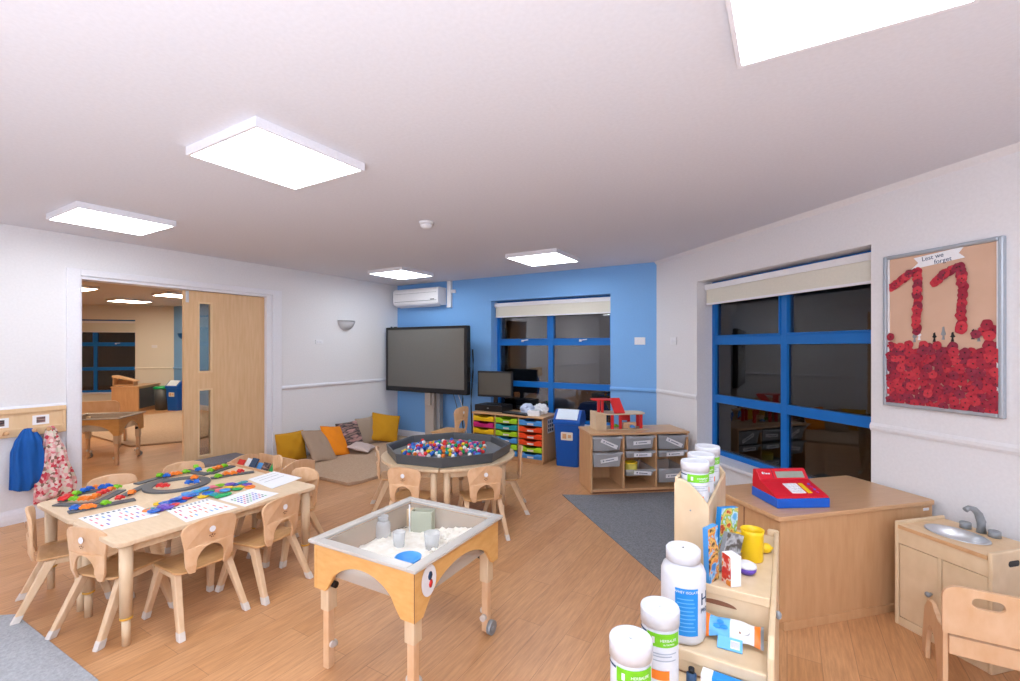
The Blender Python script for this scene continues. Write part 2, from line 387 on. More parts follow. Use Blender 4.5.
# ------------------------------------------------------------------ lights and fittings
def panel(x, y, label, m='light', group='square ceiling panel lights'):
    t = thing('ceiling_light', label, 'light', (x, y, CEIL), 0, group)
    bm = nb(); a = .308; z = (-.045, 0)
    box(bm, (-a, -a + .016), (-a, a), z); box(bm, (a - .016, a), (-a, a), z); box(bm, (-a + .016, a - .016), (-a, -a + .016), z); box(bm, (-a + .016, a - .016), (a - .016, a), z)
    box(bm, (-a + .016, a - .016), (-a + .016, a - .016), (-.01, -.001))
    obj('frame', bm, 'gloss', t, .002)
    bm = nb(); box(bm, (-a + .016, a - .016), (-a + .016, a - .016), (-.043, -.033)); obj('diffuser', bm, m, t)
    return t
panel(-2.315, 1.485, 'square ceiling light hanging nearest above the sand table')
panel(-4.55, 1.53, 'square ceiling light above the doorway and coat rail')
panel(-4.48, 4.63, 'small looking square ceiling light nearest the air conditioner')
panel(-2.34, 4.64, 'square ceiling light in front of the blue wall window')
panel(.158, 1.5, 'large square ceiling light cut off by the top of the photo')
panel(-2.28, -1.6, 'square ceiling light behind the photographer on the left'); panel(.155, -1.6, 'square ceiling light behind the photographer on the right'); panel(-4.47, -1.6, 'square ceiling light far behind the photographer by the left wall')
t = thing('smoke_detector', 'small white smoke detector on the ceiling in the middle of the room', 'smoke detector', (-2.52, 2.89, CEIL))
bm = nb(); lathe(bm, [(.058, 0), (.058, -.012), (.05, -.018)], seg=28); obj('base', bm, 'plastic', t)
bm = nb(); lathe(bm, [(.044, -.018), (.05, -.024), (.046, -.04), (.03, -.052), (.012, -.056)], seg=28); obj('sensor_head', bm, 'plastic', t)
def socket(loc, rz, label, w=.085, h=.055):
    t = thing('wall_switch', label, 'switch', loc, rz)
    bm = nb(); box(bm, (-w / 2, w / 2), (-.012, 0), (-h / 2, h / 2)); obj('plate', bm, 'plastic', t, .003)
    bm = nb(); box(bm, (-w * .3, -w * .05), (-.016, -.012), (-h * .2, h * .2)); box(bm, (w * .05, w * .3), (-.016, -.012), (-h * .2, h * .2)); obj('rocker', bm, 'gloss', t, .001)
socket((AX, 4.15, 1.553), PI / 2, 'white double switch plate below the wall lamp', .12)
socket((-1.536, BY, 1.556), 0, 'white switch plate on the blue wall right of the window', .13, .09)
socket((CX + .356 * Q, BY - .356 * Q, 1.55), -PI / 4, 'white switch plate on the white wall left of the big window', .11, .08)
def sconce(loc, rz, label, m='plastic'):
    t = thing('wall_lamp', label, 'lamp', loc, rz)
    bm = nb(); lathe(bm, [(.145, .06), (.14, .02), (.115, -.03), (.07, -.065), (.02, -.08)], seg=20, sy=-.75, cap=False, a0=0, a1=PI)
    g = bmesh.ops.solidify(bm, geom=bm.faces[:], thickness=.006)
    obj('shade', bm, m, t)
    bm = nb(); box(bm, (-.045, .045), (-.03, 0), (-.045, .045)); obj('wall_bracket', bm, m, t, .004)
sconce((AX, 4.6, 1.81), PI / 2, 'white half bowl wall lamp on the wall beside the door')
# air conditioner
t = thing('air_conditioner', 'white wall mounted air conditioner above the big screen', 'air conditioner', (-4.97, BY, 2.12))
bm = nb(); prism(bm, [(0, .015), (-.13, 0), (-.2, .035), (-.215, .1), (-.21, .25), (-.18, .28), (0, .28)], 'x', -.48, .45); obj('housing', bm, 'plastic', t, .012)
bm = nb(); box(bm, (-.44, .42), (-.2165, -.205), (.075, .082)); box(bm, (-.44, .42), (-.2125, -.2), (.2, .204)); obj('panel_seam', bm, 'grey', t)
bm = nb(); prism(bm, [(-.09, -.004), (-.185, .026), (-.188, .02), (-.09, -.01)], 'x', -.42, .4); obj('louvre', bm, 'gloss', t)
bm = nb(); box(bm, (.30, .38), (-.217, -.2), (.088, .1)); obj('display_strip', bm, 'black', t)
t = thing('cable_trunking', 'white plastic cable trunking running to the ceiling beside the air conditioner', 'trunking', (-4.44, BY, 2.11))
bm = nb(); box(bm, (-.035, .035), (-.05, 0), (0, .39)); box(bm, (.035, .1), (-.04, 0), (.2, .25)); box(bm, (-.04, .04), (-.056, 0), (-.02, .0)); obj('channel', bm, 'plastic', t, .004)

# ------------------------------------------------------------------ interactive screen on its post
t = thing('interactive_screen', 'large black framed display screen standing on a beige post', 'screen', (-4.646, 5.3, 0))
bm = nb(); prism(bm, rrect(-.81, .775, .80, 1.79, .015), 'y', 0, .08)
obj('housing', bm, 'black', t, .004)
bm = nb(); box(bm, (-.76, .725), (-.004, .0), (.875, 1.75)); obj('display', bm, 'screen', t)
bm = nb(); cyl_dir(bm, (-.74, .05, 1.79), (-.74, .05, 1.806), .014); box(bm, (-.66, -.62), (.02, .05), (1.79, 1.8)); obj('camera_knob', bm, 'black', t)
bm = nb(); box(bm, (-.11, .06), (.12, .25), (.02, .85)); box(bm, (-.08, .03), (.08, .12), (.6, 1.3)); obj('post', bm, 'postg', t, .008)
bm = nb(); box(bm, (.085, .15), (.16, .24), (.03, 1.2)); obj('cable_channel', bm, 'grey', t, .004)
bm = nb(); box(bm, (-.3, .3), (.05, .3), (0, .03)); obj('foot_plate', bm, 'postg', t, .006)
for zz in ((1.35, 1.55), (1.0, 1.2)):
    bm = nb(); box(bm, (.776, .80), (.02, .05), zz); obj('side_bracket', bm, 'black', t, .003)
for i, (xa, xb, m, r, lb) in enumerate(((-4.20, -4.17, 'black', .008, 'black power cable hanging straight below the screen'), (-4.33, -4.1, 'plastic', .005, 'white cable hanging in a loop below the screen'), (-4.4, -4.24, 'tray', .005, 'grey cable curving below the screen'), (-3.98, -4.0, 'black', .01, 'black cable bundle running down the wall beside the drawer unit'))):
    bm = nb(); zt_ = 1.45 if i == 3 else .9
    pts = [(xa + (xb - xa) * k / 8 + (.06 * math.sin(k / 8 * PI) if i in (1, 2) else .015 * math.sin(k)), 5.615 - .01 * i, zt_ - (zt_ - .12) * k / 8) for k in range(9)]
    tube(bm, pts, r); tag(obj('cable', bm, m), lb, 'cable')

# ------------------------------------------------------------------ coat rail and coats
t = thing('coat_rail', 'pine coat rail with name cards and pegs on the left wall', 'coat rail', (AX, 1.523, .73), PI / 2)
bm = nb(); box(bm, (-.75, 0), (-.02, 0), (0, .235)); obj('backboard', bm, 'beadw', t, .003)
bm = nb(); box(bm, (-.75, .0), (-.035, -.02), (.195, .235)); box(bm, (-.022, 0), (-.03, -.02), (.0, .195)); box(bm, (-.75, -.022), (-.034, -.02), (0, .07)); obj('rail_moulding', bm, 'beadw', t, .004)
for x in (-.13, -.22, -.385, -.58):
    bm = nb(); cyl_dir(bm, (x, -.034, .03), (x, -.09, .045), .012, r2=.014); ball(bm, (x, -.095, .047), .019); obj('peg', bm, 'beech', t)
for x in (-.155, -.40):
    bm = nb(); box(bm, (x - .06, x + .045), (-.023, -.02), (.085, .165)); c_ = obj('name_card', bm, 'paper', t)
    bm = nb(); box(bm, (x - .035, x + .02), (-.0245, -.023), (.1, .15)); obj('photo', bm, 'patt', c_)
def garment(name, label, cat, y, ztop, zbot, prof, m, seed, folds=7, amp=.014):
    """cloth hanging from a peg; prof = (fraction down, half width, half depth, shift)"""
    rnd = random.Random(seed); bm = nb(); rings = []; N = 40
    for j in range(25):
        v = j / 24
        for a, b in zip(prof, prof[1:]):
            if a[0] <= v <= b[0]:
                k = (v - a[0]) / (b[0] - a[0]); k = k * k * (3 - 2 * k); W, D, SH = (a[i] + (b[i] - a[i]) * k for i in (1, 2, 3)); break
        rg = []
        for i in range(N):
            a = 2 * PI * i / N
            f = amp * math.sin(folds * a + seed + 2 * v) * min(1, v * 2.5) + amp * .5 * math.sin(3 * folds * .5 * a + 6 * v)
            x = -D - D * math.sin(a) - f * (math.sin(a) > -.2); yy = math.cos(a) * (W + f * .5) + SH
            zz = ztop + (zbot - ztop) * v + (.03 * math.sin(a * 1.5 + seed) * v * v + .025 * math.cos(a) * (v > .9))
            rg.append(bm.verts.new((-x + .004, yy, zz)))
        rings.append(rg)
    for a, b in zip(rings, rings[1:]):
        for i in range(N):
            f = bm.faces.new((a[i], a[(i + 1) % N], b[(i + 1) % N], b[i])); f.smooth = True
    bm.faces.new(rings[0]); bm.faces.new(rings[-1][::-1])
    o = obj(name, bm, m, loc=(AX + .045, y, 0)); s_ = o.modifiers.new('sub', 'SUBSURF'); s_.levels = 1; s_.render_levels = 1
    return tag(o, label, cat)
cb = garment('coat', 'plain blue coat hanging on the coat rail', 'coat', 1.27, .80, .30, [(0, .025, .02, .0), (.08, .055, .035, 0), (.22, .085, .05, -.005), (.4, .1, .05, -.01), (.8, .098, .055, -.015), (1, .085, .045, -.03)], 'navy', 3)
garment('coat', 'pink floral patterned coat hanging next to the plain blue coat', 'coat', 1.43, .80, .17, [(0, .02, .02, -.02), (.1, .045, .035, -.02), (.4, .085, .05, -.01), (.8, .135, .06, .0), (1, .13, .055, -.01)], 'floral', 5, 9)

# ------------------------------------------------------------------ chairs
def arch_pts(cx, w, y0, h, n=12):
    """arch from right foot to left foot"""
    return [(cx + w * math.cos(PI * i / n), y0 + h * math.sin(PI * i / n)) for i in range(n + 1)]
def make_chair():
    t = thing('nursery_chair', 'x', 'chair')
    # seat: dished rounded board
    bm = nb(); P = rrect(-.15, .15, -.135, .165, (.04, .04, .055, .055), 6)
    prism(bm, P, 'z', .29, .302, fn=lambda x, y, z: (x, y, z - .012 * max(0, (y - .1) / .065) + .006 * (abs(x) / .15) ** 2)); obj('seat', bm, 'seat', t, .004)
    # backrest outline in x,z : flared top, waist, arch at the bottom
    L = [(-.098, .292), (-.118, .335), (-.122, .38), (-.125, .43), (-.135, .48), (-.140, .51), (-.132, .538), (-.108, .556), (-.06, .566), (0, .57)]
    out = L + [(-x, z) for x, z in L[::-1][1:]]
    ar = [(x, z) for x, z in arch_pts(0, .07, .34, .085)]
    out = out + [(.07, .292)] + ar + [(-.07, .292)]
    bm = nb()
    prism(bm, out, 'y', -.013, 0, fn=lambda x, y, z: (x, y - .140 - .05 * (z - .292) + 1.2 * x * x - .02 + .25 * max(0, .33 - z) , z))
    obj('backrest', bm, 'ply', t, .003)
    bm = nb(); lathe(bm, [(.016, 0), (.016, .0015)], seg=16); o = obj('sticker', bm, 'plastic', t, loc=(.0, -.1845, .505), rot=(PI / 2 - .05, 0, 0), label='round white sticker')
    bm = nb()
    for dx, dz, rr in ((-.012, 0, .004), (0, .003, .005), (.012, 0, .004), (-.004, -.008, .004), (.006, -.009, .003)): ball(bm, (dx, 0, dz), rr, 0, 1, (1, .12, 1))
    obj('stencil_mark', bm, 'edge', t, loc=(0, -.1825, .472))
    for sx in (-1, 1):
        for fr in (0, 1):
            y0, y1 = (.09, .175) if fr else (-.075, -.215)
            x0, x1 = .128, .165
            bm = nb(); bar(bm, (sx * x0, y0, .292), (sx * (x0 + (x1 - x0) * .88), y0 + (y1 - y0) * .88, .036), .036, .05, .029, .034)
            l = obj('leg', bm, 'legw', t, .005)
            bm = nb(); bar(bm, (sx * (x0 + (x1 - x0) * .87), y0 + (y1 - y0) * .87, .04), (sx * x1, y1, 0), .032, .037, .031, .039); obj('foot_cap', bm, 'cap', l, .004)
    # rails under the seat joining the legs
    for sx in (-1, 1):
        bm = nb(); box(bm, (sx * .128 - .012, sx * .128 + .012), (-.1, .115), (.262, .29)); obj('side_rail', bm, 'legw', t, .004)
    return t
chair0 = make_chair(); first = [True]
GC = 'small beech chairs'
def chair(x, y, deg, label, scale=None):
    if first[0]:
        first[0] = False; chair0.location = (x, y, 0); chair0.rotation_euler.z = math.radians(deg); chair0['label'] = label; chair0['group'] = GC; return chair0
    return dup(chair0, (x, y, 0), math.radians(deg), label, GC, scale)
chair(-2.835, 1.32, 90, 'beech chair in the middle of the long near side of the activity table')
chair(-2.815, 1.70, 99, 'beech chair at the activity table nearest the sand table')
chair(-3.11, 1.075, 16, 'beech chair at the near end of the activity table behind its front leg')
chair(-3.64, 1.02, -16, 'beech chair seen from the side at the left end of the activity table')
chair(-3.98, 1.35, -103, 'beech chair behind the activity table, its back top showing nearest the coats')
chair(-3.96, 1.80, -103, 'beech chair behind the activity table in front of the doorway')
chair(-3.72, 2.19, 160, 'beech chair behind the activity table just left of the book browser side')
chair(-3.095, 2.05, 186, 'beech chair at the far end of the activity table by the beige mat')
chair(-2.555, 2.77, 18, 'beech chair in front of the octagonal tray, left one of the two nearest')
chair(-2.11, 3.07, 48, 'beech chair in front of the octagonal tray, right one of the two nearest')
chair(-2.24, 3.62, 124, 'beech chair seen edge on at the right of the octagonal tray')
chair(-3.10, 3.14, -43, 'beech chair seen edge on at the left of the octagonal tray')
chair(-3.86, 4.88, 95, 'larger beech chair behind the octagonal tray in front of the screen post', 1.24)

# ------------------------------------------------------------------ activity tables
def tapleg(bm, x, y, h, r0=.026, collar=True):
    cyl(bm, (x, y, .15), r0 * .95, h - .15, 18, r0)
def table_rect(loc, w, l, label):
    t = thing('activity_table', label, 'table', loc, 0, 'activity tables pushed together')
    bm = nb(); prism(bm, rrect(0, w, 0, l, .05, 6), 'z', .507, .53); obj('tabletop', bm, 'top', t, .004)
    bm = nb(); i = .06
    for xx, yy in (((i, w - i), (i, i + .02)), ((i, w - i), (l - i - .02, l - i)), ((i, i + .02), (i, l - i)), ((w - i - .02, w - i), (i, l - i))): box(bm, xx, yy, (.455, .507))
    obj('apron', bm, 'pale', t, .002)
    for x in (.055, w - .055):
        for y in (.06, l - .06):
            bm = nb(); cyl(bm, (x, y, .14), .026, .367, 18, .03); le = obj('leg', bm, 'pale', t)
            bm = nb(); cyl(bm, (x, y, 0), .017, .145, 14, .019); obj('leg_extension', bm, 'pale', le)
            bm = nb(); cyl(bm, (x, y, .132), .0275, .01, 18); obj('band', bm, 'rubber', le, label='yellow band')
    return t
table_rect((-3.35, .94, 0), .585, 1.12, 'pale wooden activity table nearer the camera, of the pair pushed together')
table_rect((-3.937, .94, 0), .585, 1.12, 'pale wooden activity table further from the camera, of the pair pushed together')
TZ = .53
# road track pieces
def ribbon(bm, pts, w, z0, z1, closed=False):
    n = len(pts); Lf = []; Rt = []
    for i, p in enumerate(pts):
        a = pts[(i - 1) % n] if closed or i else pts[0]; b = pts[(i + 1) % n] if closed or i < n - 1 else pts[-1]
        d = Vector((b[0] - a[0], b[1] - a[1])).normalized(); nn = Vector((-d.y, d.x)) * w / 2
        Lf.append((p[0] + nn.x, p[1] + nn.y)); Rt.append((p[0] - nn.x, p[1] - nn.y))
    V = [[bm.verts.new((*q, z)) for q in s] for z in (z0, z1) for s in (Lf, Rt)]
    for i in range(n if closed else n - 1):
        j = (i + 1) % n
        for q in ((V[2][i], V[2][j], V[3][j], V[3][i]), (V[0][j], V[0][i], V[1][i], V[1][j]), (V[0][i], V[0][j], V[2][j], V[2][i]), (V[1][j], V[1][i], V[3][i], V[3][j])): bm.faces.new(q)
    if not closed:
        bm.faces.new((V[0][0], V[2][0], V[3][0], V[1][0])); bm.faces.new((V[0][-1], V[1][-1], V[3][-1], V[2][-1]))
def px2(pts, z=TZ + .012): return [tuple(at(x, y, z)[:2]) for x, y in pts]
def sub(pts, n=6):
    out = []
    for a, b in zip(pts, pts[1:]):
        out += [(a[0] + (b[0] - a[0]) * i / n, a[1] + (b[1] - a[1]) * i / n) for i in range(n)]
    return out + [pts[-1]]
GT = 'dark grey flexible road track pieces on the activity table'
tr = [('front bend of the V shaped loop nearest the coats', [(56, 503.2), (80, 503.6), (97, 501.6), (122, 489)], .05),
      ('rear arm of the V shaped loop nearest the coats', [(62, 500), (80, 492.5), (112, 487)], .05),
      ('short straight in front of the V shaped loop', [(68, 511.5), (100, 505), (135, 498.3)], .055),
      ('diagonal straight leading to the ring', [(123, 495), (148, 483.5), (168, 478)], .05),
      ('long straight behind the ring', [(136, 483), (158, 477), (187, 470.5)], .05),
      ('left arm of the far Y junction', [(186, 469.5), (197, 472), (208, 473.5)], .055),
      ('right arm of the far Y junction', [(210, 473), (222, 468.5), (233, 465.2)], .055),
      ('thin straight with three cars near the white sheet at the far end', [(211, 477.5), (232, 474), (254, 471)], .045)]
for i, (lb, pts, w) in enumerate(tr):
    bm = nb(); P = px2(pts); z0 = TZ + .0005 + .0007 * (i % 4)
    P = [tuple(x) for x in P]; ribbon(bm, sub(P), w, z0, TZ + .009 + .0008 * (i % 4)); tag(obj('road_track', bm, 'road', bev=.001), 'grey road track, ' + lb, 'toy track', GT)
bm = nb(); ribbon(bm, [(-3.60 + .165 * math.cos(2 * PI * i / 40), 1.565 + .165 * math.sin(2 * PI * i / 40)) for i in range(40)], .055, TZ + .0005, TZ + .012, True)
tag(obj('road_track', bm, 'road', bev=.001), 'round dark grey toy road track ring in the middle of the table', 'toy track', GT)
# toy cars
def car_mesh(c):
    bm = nb()
    prism(bm, [(-.024, .005), (.024, .005), (.026, .014), (.018, .019), (.011, .02), (.006, .030), (-.012, .031), (-.018, .021), (-.026, .018)], 'y', -.014, .014)
    for x in (-.015, .015):
        for y in (-.015, .0105): cyl_dir(bm, (x, y, .007), (x, y + .0045, .007), .007, 10)
    me = bpy.data.meshes.new('toy_car'); bmesh.ops.recalc_face_normals(bm, faces=bm.faces); bm.to_mesh(me); bm.free(); me.materials.append(M['c_' + c]); return me
CM = {c: car_mesh(c) for c in ('red', 'blue', 'green', 'orange')}
ORD = ['first', 'second', 'third', 'fourth', 'fifth', 'sixth', 'seventh', 'eighth', 'ninth', 'tenth', 'eleventh']
def cars(desc, lst):
    for i, (c, x, y) in enumerate(lst):
        p = at(x, y, TZ + .022); o = bpy.data.objects.new('toy_car', CM[c]); C.objects.link(o)
        a = lst[min(i + 1, len(lst) - 1)]; b = lst[max(i - 1, 0)]
        d = at(a[1], a[2], TZ) - at(b[1], b[2], TZ)
        o.location = (p.x, p.y, TZ + .0105); o.rotation_euler.z = math.atan2(d.y, d.x); o.scale = (.92, 1.1, .85)
        m = o.modifiers.new('edge', 'BEVEL'); m.width = .002; m.segments = 2
        tag(o, '%s toy car, %s from the left %s' % (c, ORD[i], desc), 'toy car', 'toy cars on the road tracks')
cars('on the front bend of the V shaped track', [('red', 63, 498.5), ('green', 74, 498.5), ('orange', 83, 498.5), ('orange', 90, 498), ('orange', 96, 495.5), ('red', 100, 493.3), ('red', 105, 491.2), ('orange', 111, 488.7), ('green', 117.5, 486.5)])
cars('on the rear arm of the V shaped track', [('red', 68.5, 496), ('green', 76.5, 492.8), ('blue', 84.5, 490), ('blue', 90, 488.3), ('orange', 95.8, 487), ('blue', 102.5, 486.6), ('blue', 108.5, 485.5)])
cars('on the short front straight track', [('blue', 75, 507.3), ('orange', 85, 506.7), ('orange', 91.5, 505.8), ('green', 106, 502.4), ('red', 120, 497.4)])
cars('on the diagonal and rear straight track', [('orange', 132, 491.8), ('green', 160, 475), ('blue', 167, 475), ('orange', 173, 473.7), ('orange', 178.5, 473), ('green', 186.4, 471.2)])
cars('on the round track ring', [('red', 160.5, 485.3), ('red', 166, 485.2), ('blue', 189, 482), ('orange', 194.5, 476.9), ('blue', 196.5, 481.4)])
cars('on the far Y junction track', [('green', 196, 466.6), ('blue', 198.5, 469.3), ('green', 210.5, 470), ('orange', 215.2, 468.4), ('orange', 219.5, 466.8), ('green', 224.3, 465.5)])
cars('on the thin far straight track', [('green', 218.3, 475.6), ('orange', 226.4, 473.2), ('orange', 233.5, 472.6), ('red', 240.5, 470.7)])
# flat plastic shapes in a heap along the middle
shp = [('teal', 152, 508), ('yellow', 159, 503), ('blue', 154, 511), ('purple', 163, 507), ('orange', 149, 509), ('blue', 170, 503), ('purple', 168, 507.5), ('blue', 176, 500), ('blue', 181, 500), ('red', 174, 504), ('red', 186, 498), ('sky', 187, 494.5), ('sky', 193, 494), ('blue', 184, 496), ('teal', 199, 491), ('sky', 204, 489.5), ('red', 204, 488.5), ('yellow', 203, 496), ('emerald', 209, 492), ('blue', 208, 494), ('pink', 215, 490), ('pink', 221, 489.5), ('teal', 216, 495), ('yellow', 228, 488.5), ('yellow', 232, 488), ('emerald', 237, 488.5), ('emerald', 220, 496), ('purple', 230, 485), ('blue', 234, 483.5), ('purple', 247, 484), ('teal', 243, 482.5), ('green', 220, 486), ('orange', 250, 486), ('emerald', 226, 494), ('sky', 197, 491.5), ('blue', 190, 496.5), ('purple', 158, 509.5), ('sky', 180, 497.5), ('teal', 212, 494), ('sky', 225, 491), ('yellow', 240, 486), ('purple', 172, 500.5), ('blue', 165, 503), ('pink', 213, 487.5)]
SM = {}
for i, (c, x, y) in enumerate(shp):
    if c not in SM:
        bm = nb(); n = random.choice((5, 6, 14))
        pts = [(.033 * math.cos(2 * PI * k / n), .033 * math.sin(2 * PI * k / n)) for k in range(n)]; prism(bm, pts, 'z', 0, .006)
        cyl(bm, (0, 0, .006), .012, .003, 12)
        me = bpy.data.meshes.new('plastic_shape'); bmesh.ops.recalc_face_normals(bm, faces=bm.faces); bm.to_mesh(me); bm.free(); me.materials.append(M['c_' + c]); SM[c] = me
    p = at(x, y, TZ + .01); o = bpy.data.objects.new('plastic_shape', SM[c]); C.objects.link(o); o.location = (p.x, p.y, TZ + .001 + .0042 * (i % 4)); o.rotation_euler = (random.uniform(-.06, .06), random.uniform(-.06, .06), random.uniform(0, 3))
    m = o.modifiers.new('edge', 'BEVEL'); m.width = .0015
    tag(o, '%s flat plastic shape in the row along the middle of the activity table' % {'sky': 'light blue', 'emerald': 'dark green'}.get(c, c), 'toy', '%s plastic shapes on the activity table' % {'sky': 'light blue', 'emerald': 'dark green'}.get(c, c))
# paper sheets
def sheet(q, label, marks, z=TZ + .0012):
    P = [at(x, y, TZ)[:2] for x, y in q]
    t = thing('paper_sheet', label, 'paper', (0, 0, z), 0, 'printed paper sheets on the table')
    bm = nb(); prism(bm, P, 'z', 0, .0008); obj('sheet', bm, 'paper', t)
    def uv(u, v):
        return tuple(P[0][k] * (1 - u) * (1 - v) + P[1][k] * u * (1 - v) + P[2][k] * u * v + P[3][k] * (1 - u) * v for k in (0, 1))
    cols = sorted({m[4] for m in marks})
    bm = nb()
    for (u, v, du, dv, c) in marks:
        f = bm.faces.new([bm.verts.new((*uv(u + a * du, v + b * dv), .0012)) for a, b in ((0, 0), (1, 0), (1, 1), (0, 1))]); f.material_index = cols.index(c)
    obj('printed_marks', bm, ['c_' + c if c in PAL else c for c in cols], t)
rn = random.Random(4)
def numgrid(cols, v0=.08):
    ms = [(.06 + .095 * i, .05, .045, .07, 'ink') for i in range(10)]
    for i in range(9):
        for j in range(3):
            if rn.random() < .8: ms.append((.08 + .1 * i, .25 + .23 * j, .03, .12, cols[(i * 7 + j * 3 + rn.randrange(2)) % len(cols)]))
    return ms
sheet([(78, 518.5), (136.5, 505.3), (160, 515), (101.5, 530.3)], 'white number sheet at the near left corner of the activity table', numgrid(['pink', 'purple', 'red', 'sky']))
sheet([(164.7, 510), (207, 499), (238, 507.5), (186, 522.5)], 'white number sheet in front of the row of plastic shapes', numgrid(['red', 'sky', 'orange', 'magenta']))
dots = [(.12 + .085 * i, .3 + .12 * j, .045, .07, ['ink', 'emerald', 'purple', 'blue', 'magenta'][(i + j) % 5]) for i in range(8) for j in range(5)]
sheet([(218, 499.5), (252, 489), (279, 493.5), (245, 507)], 'white sheet printed with a coloured dot pattern', dots)
sheet([(248, 479.5), (274, 471.5), (302, 478), (272, 489)], 'blank looking white sheet at the far end of the activity table', [(.15, .3, .7, .02, 'grey'), (.15, .5, .7, .02, 'grey'), (.1, .15, .8, .015, 'grey')])

# ------------------------------------------------------------------ round table with octagonal tray
RC = Vector((-2.616, 3.306, 0)); RR = .588
def half_table(rz, label, mid):
    t = thing('half_round_table', label, 'table', RC, rz, 'half round tables under the tray')
    bm = nb(); P = [(RR * math.cos(PI * i / 30), .004 + RR * math.sin(PI * i / 30)) for i in range(31)]; prism(bm, P, 'z', .507, .53); obj('tabletop', bm, 'pale', t, .004)
    bm = nb(); P2 = [(.53 * math.cos(PI * i / 20), .035 + .5 * math.sin(PI * i / 20)) for i in range(21)]; P3 = [(x * .96, y * .96 + .006) for x, y in P2[::-1]]
    prism(bm, P2 + P3, 'z', .455, .507); obj('apron', bm, 'pale', t)
    for a in (4, mid, 132, 176):
        x, y = .53 * math.cos(math.radians(a)), .53 * math.sin(math.radians(a)) + (.0 if 10 < a < 170 else .015)
        bm = nb(); cyl(bm, (x, y, .14), .024, .367, 16, .028); le = obj('leg', bm, 'pale', t)
        bm = nb(); cyl(bm, (x, y, 0), .016, .145, 14, .018); obj('leg_extension', bm, 'pale', le)
    return t
half_table(math.radians(-59), 'pale half round table on the right under the octagonal tray', 66); half_table(math.radians(121), 'pale half round table on the left under the octagonal tray', 48)
t = thing('activity_tray', 'dark grey octagonal play tray on the round table full of coloured balls', 'tray', (RC.x, RC.y, .5305), math.radians(-147))
bm = nb(); rings = []
for r, z in ((.548, 0), (.56, .075), (.566, .082), (.548, .082), (.54, .072), (.53, .018), (0.0, .014)):
    if r == 0: rings.append([bm.verts.new((0, 0, z))]); continue
    rings.append([bm.verts.new((r * math.cos(PI / 4 * i), r * math.sin(PI / 4 * i), z)) for i in range(8)])
for a, b in zip(rings[:-1], rings[1:-1]):
    for i in range(8): bm.faces.new((a[i], a[(i + 1) % 8], b[(i + 1) % 8], b[i]))
bm.faces.new(rings[0][::-1])
obj('tray_shell', bm, 'tray', t, .006, seg=3)
bm = nb(); P = [(.526 * math.cos(PI / 4 * i), .526 * math.sin(PI / 4 * i)) for i in range(8)]; prism(bm, P, 'z', .012, .0185); obj('tray_bed', bm, 'traybed', t)
BC = ['red', 'red', 'yellow', 'yellow', 'white', 'white', 'purple', 'purple', 'orange', 'emerald', 'blue', 'sky', 'magenta', 'pink', 'teal']
BM = {}
for c in set(BC):
    bm = nb(); ball(bm, (0, 0, 0), .0175, sub=2); me = bpy.data.meshes.new('play_ball'); bm.to_mesh(me); bm.free(); me.materials.append(M['c_' + c]); BM[c] = me
rb = random.Random(8); placed = []
tries = 0
while len(placed) < 235 and tries < 60000:
    tries += 1
    # heap stretched across the tray as seen in the photo
    a = rb.gauss(0, .18); b = rb.gauss(0, .125)
    ctr = at(444, 450, .56)
    x = ctr.x + a * cs - b * sn; y = ctr.y + a * sn + b * cs
    if abs(a) > .36 or abs(b) > .30 or math.hypot(x - RC.x, y - RC.y) > .44: continue
    z = .5675; ok = True
    for _ in range(4):
        hit = False
        for (px_, py_, pz_) in placed:
            d2 = (px_ - x) ** 2 + (py_ - y) ** 2
            if d2 < .033 ** 2 and abs(pz_ - z) < math.sqrt(max(0, .033 ** 2 - d2)):
                z = pz_ + math.sqrt(.0331 ** 2 - d2); hit = True
        if not hit: break
    else: ok = False
    if not ok or z > .5675 + .05 or (z > .57 and rb.random() < .35): continue
    placed.append((x, y, z)); c = rb.choice(BC)
    o = bpy.data.objects.new('play_ball', BM[c]); C.objects.link(o); o.location = (x, y, z)
    nm = {'emerald': 'green', 'sky': 'light blue'}.get(c, c)
    tag(o, 'small %s ball in the heap inside the octagonal tray' % nm, 'ball', '%s balls in the tray' % nm)

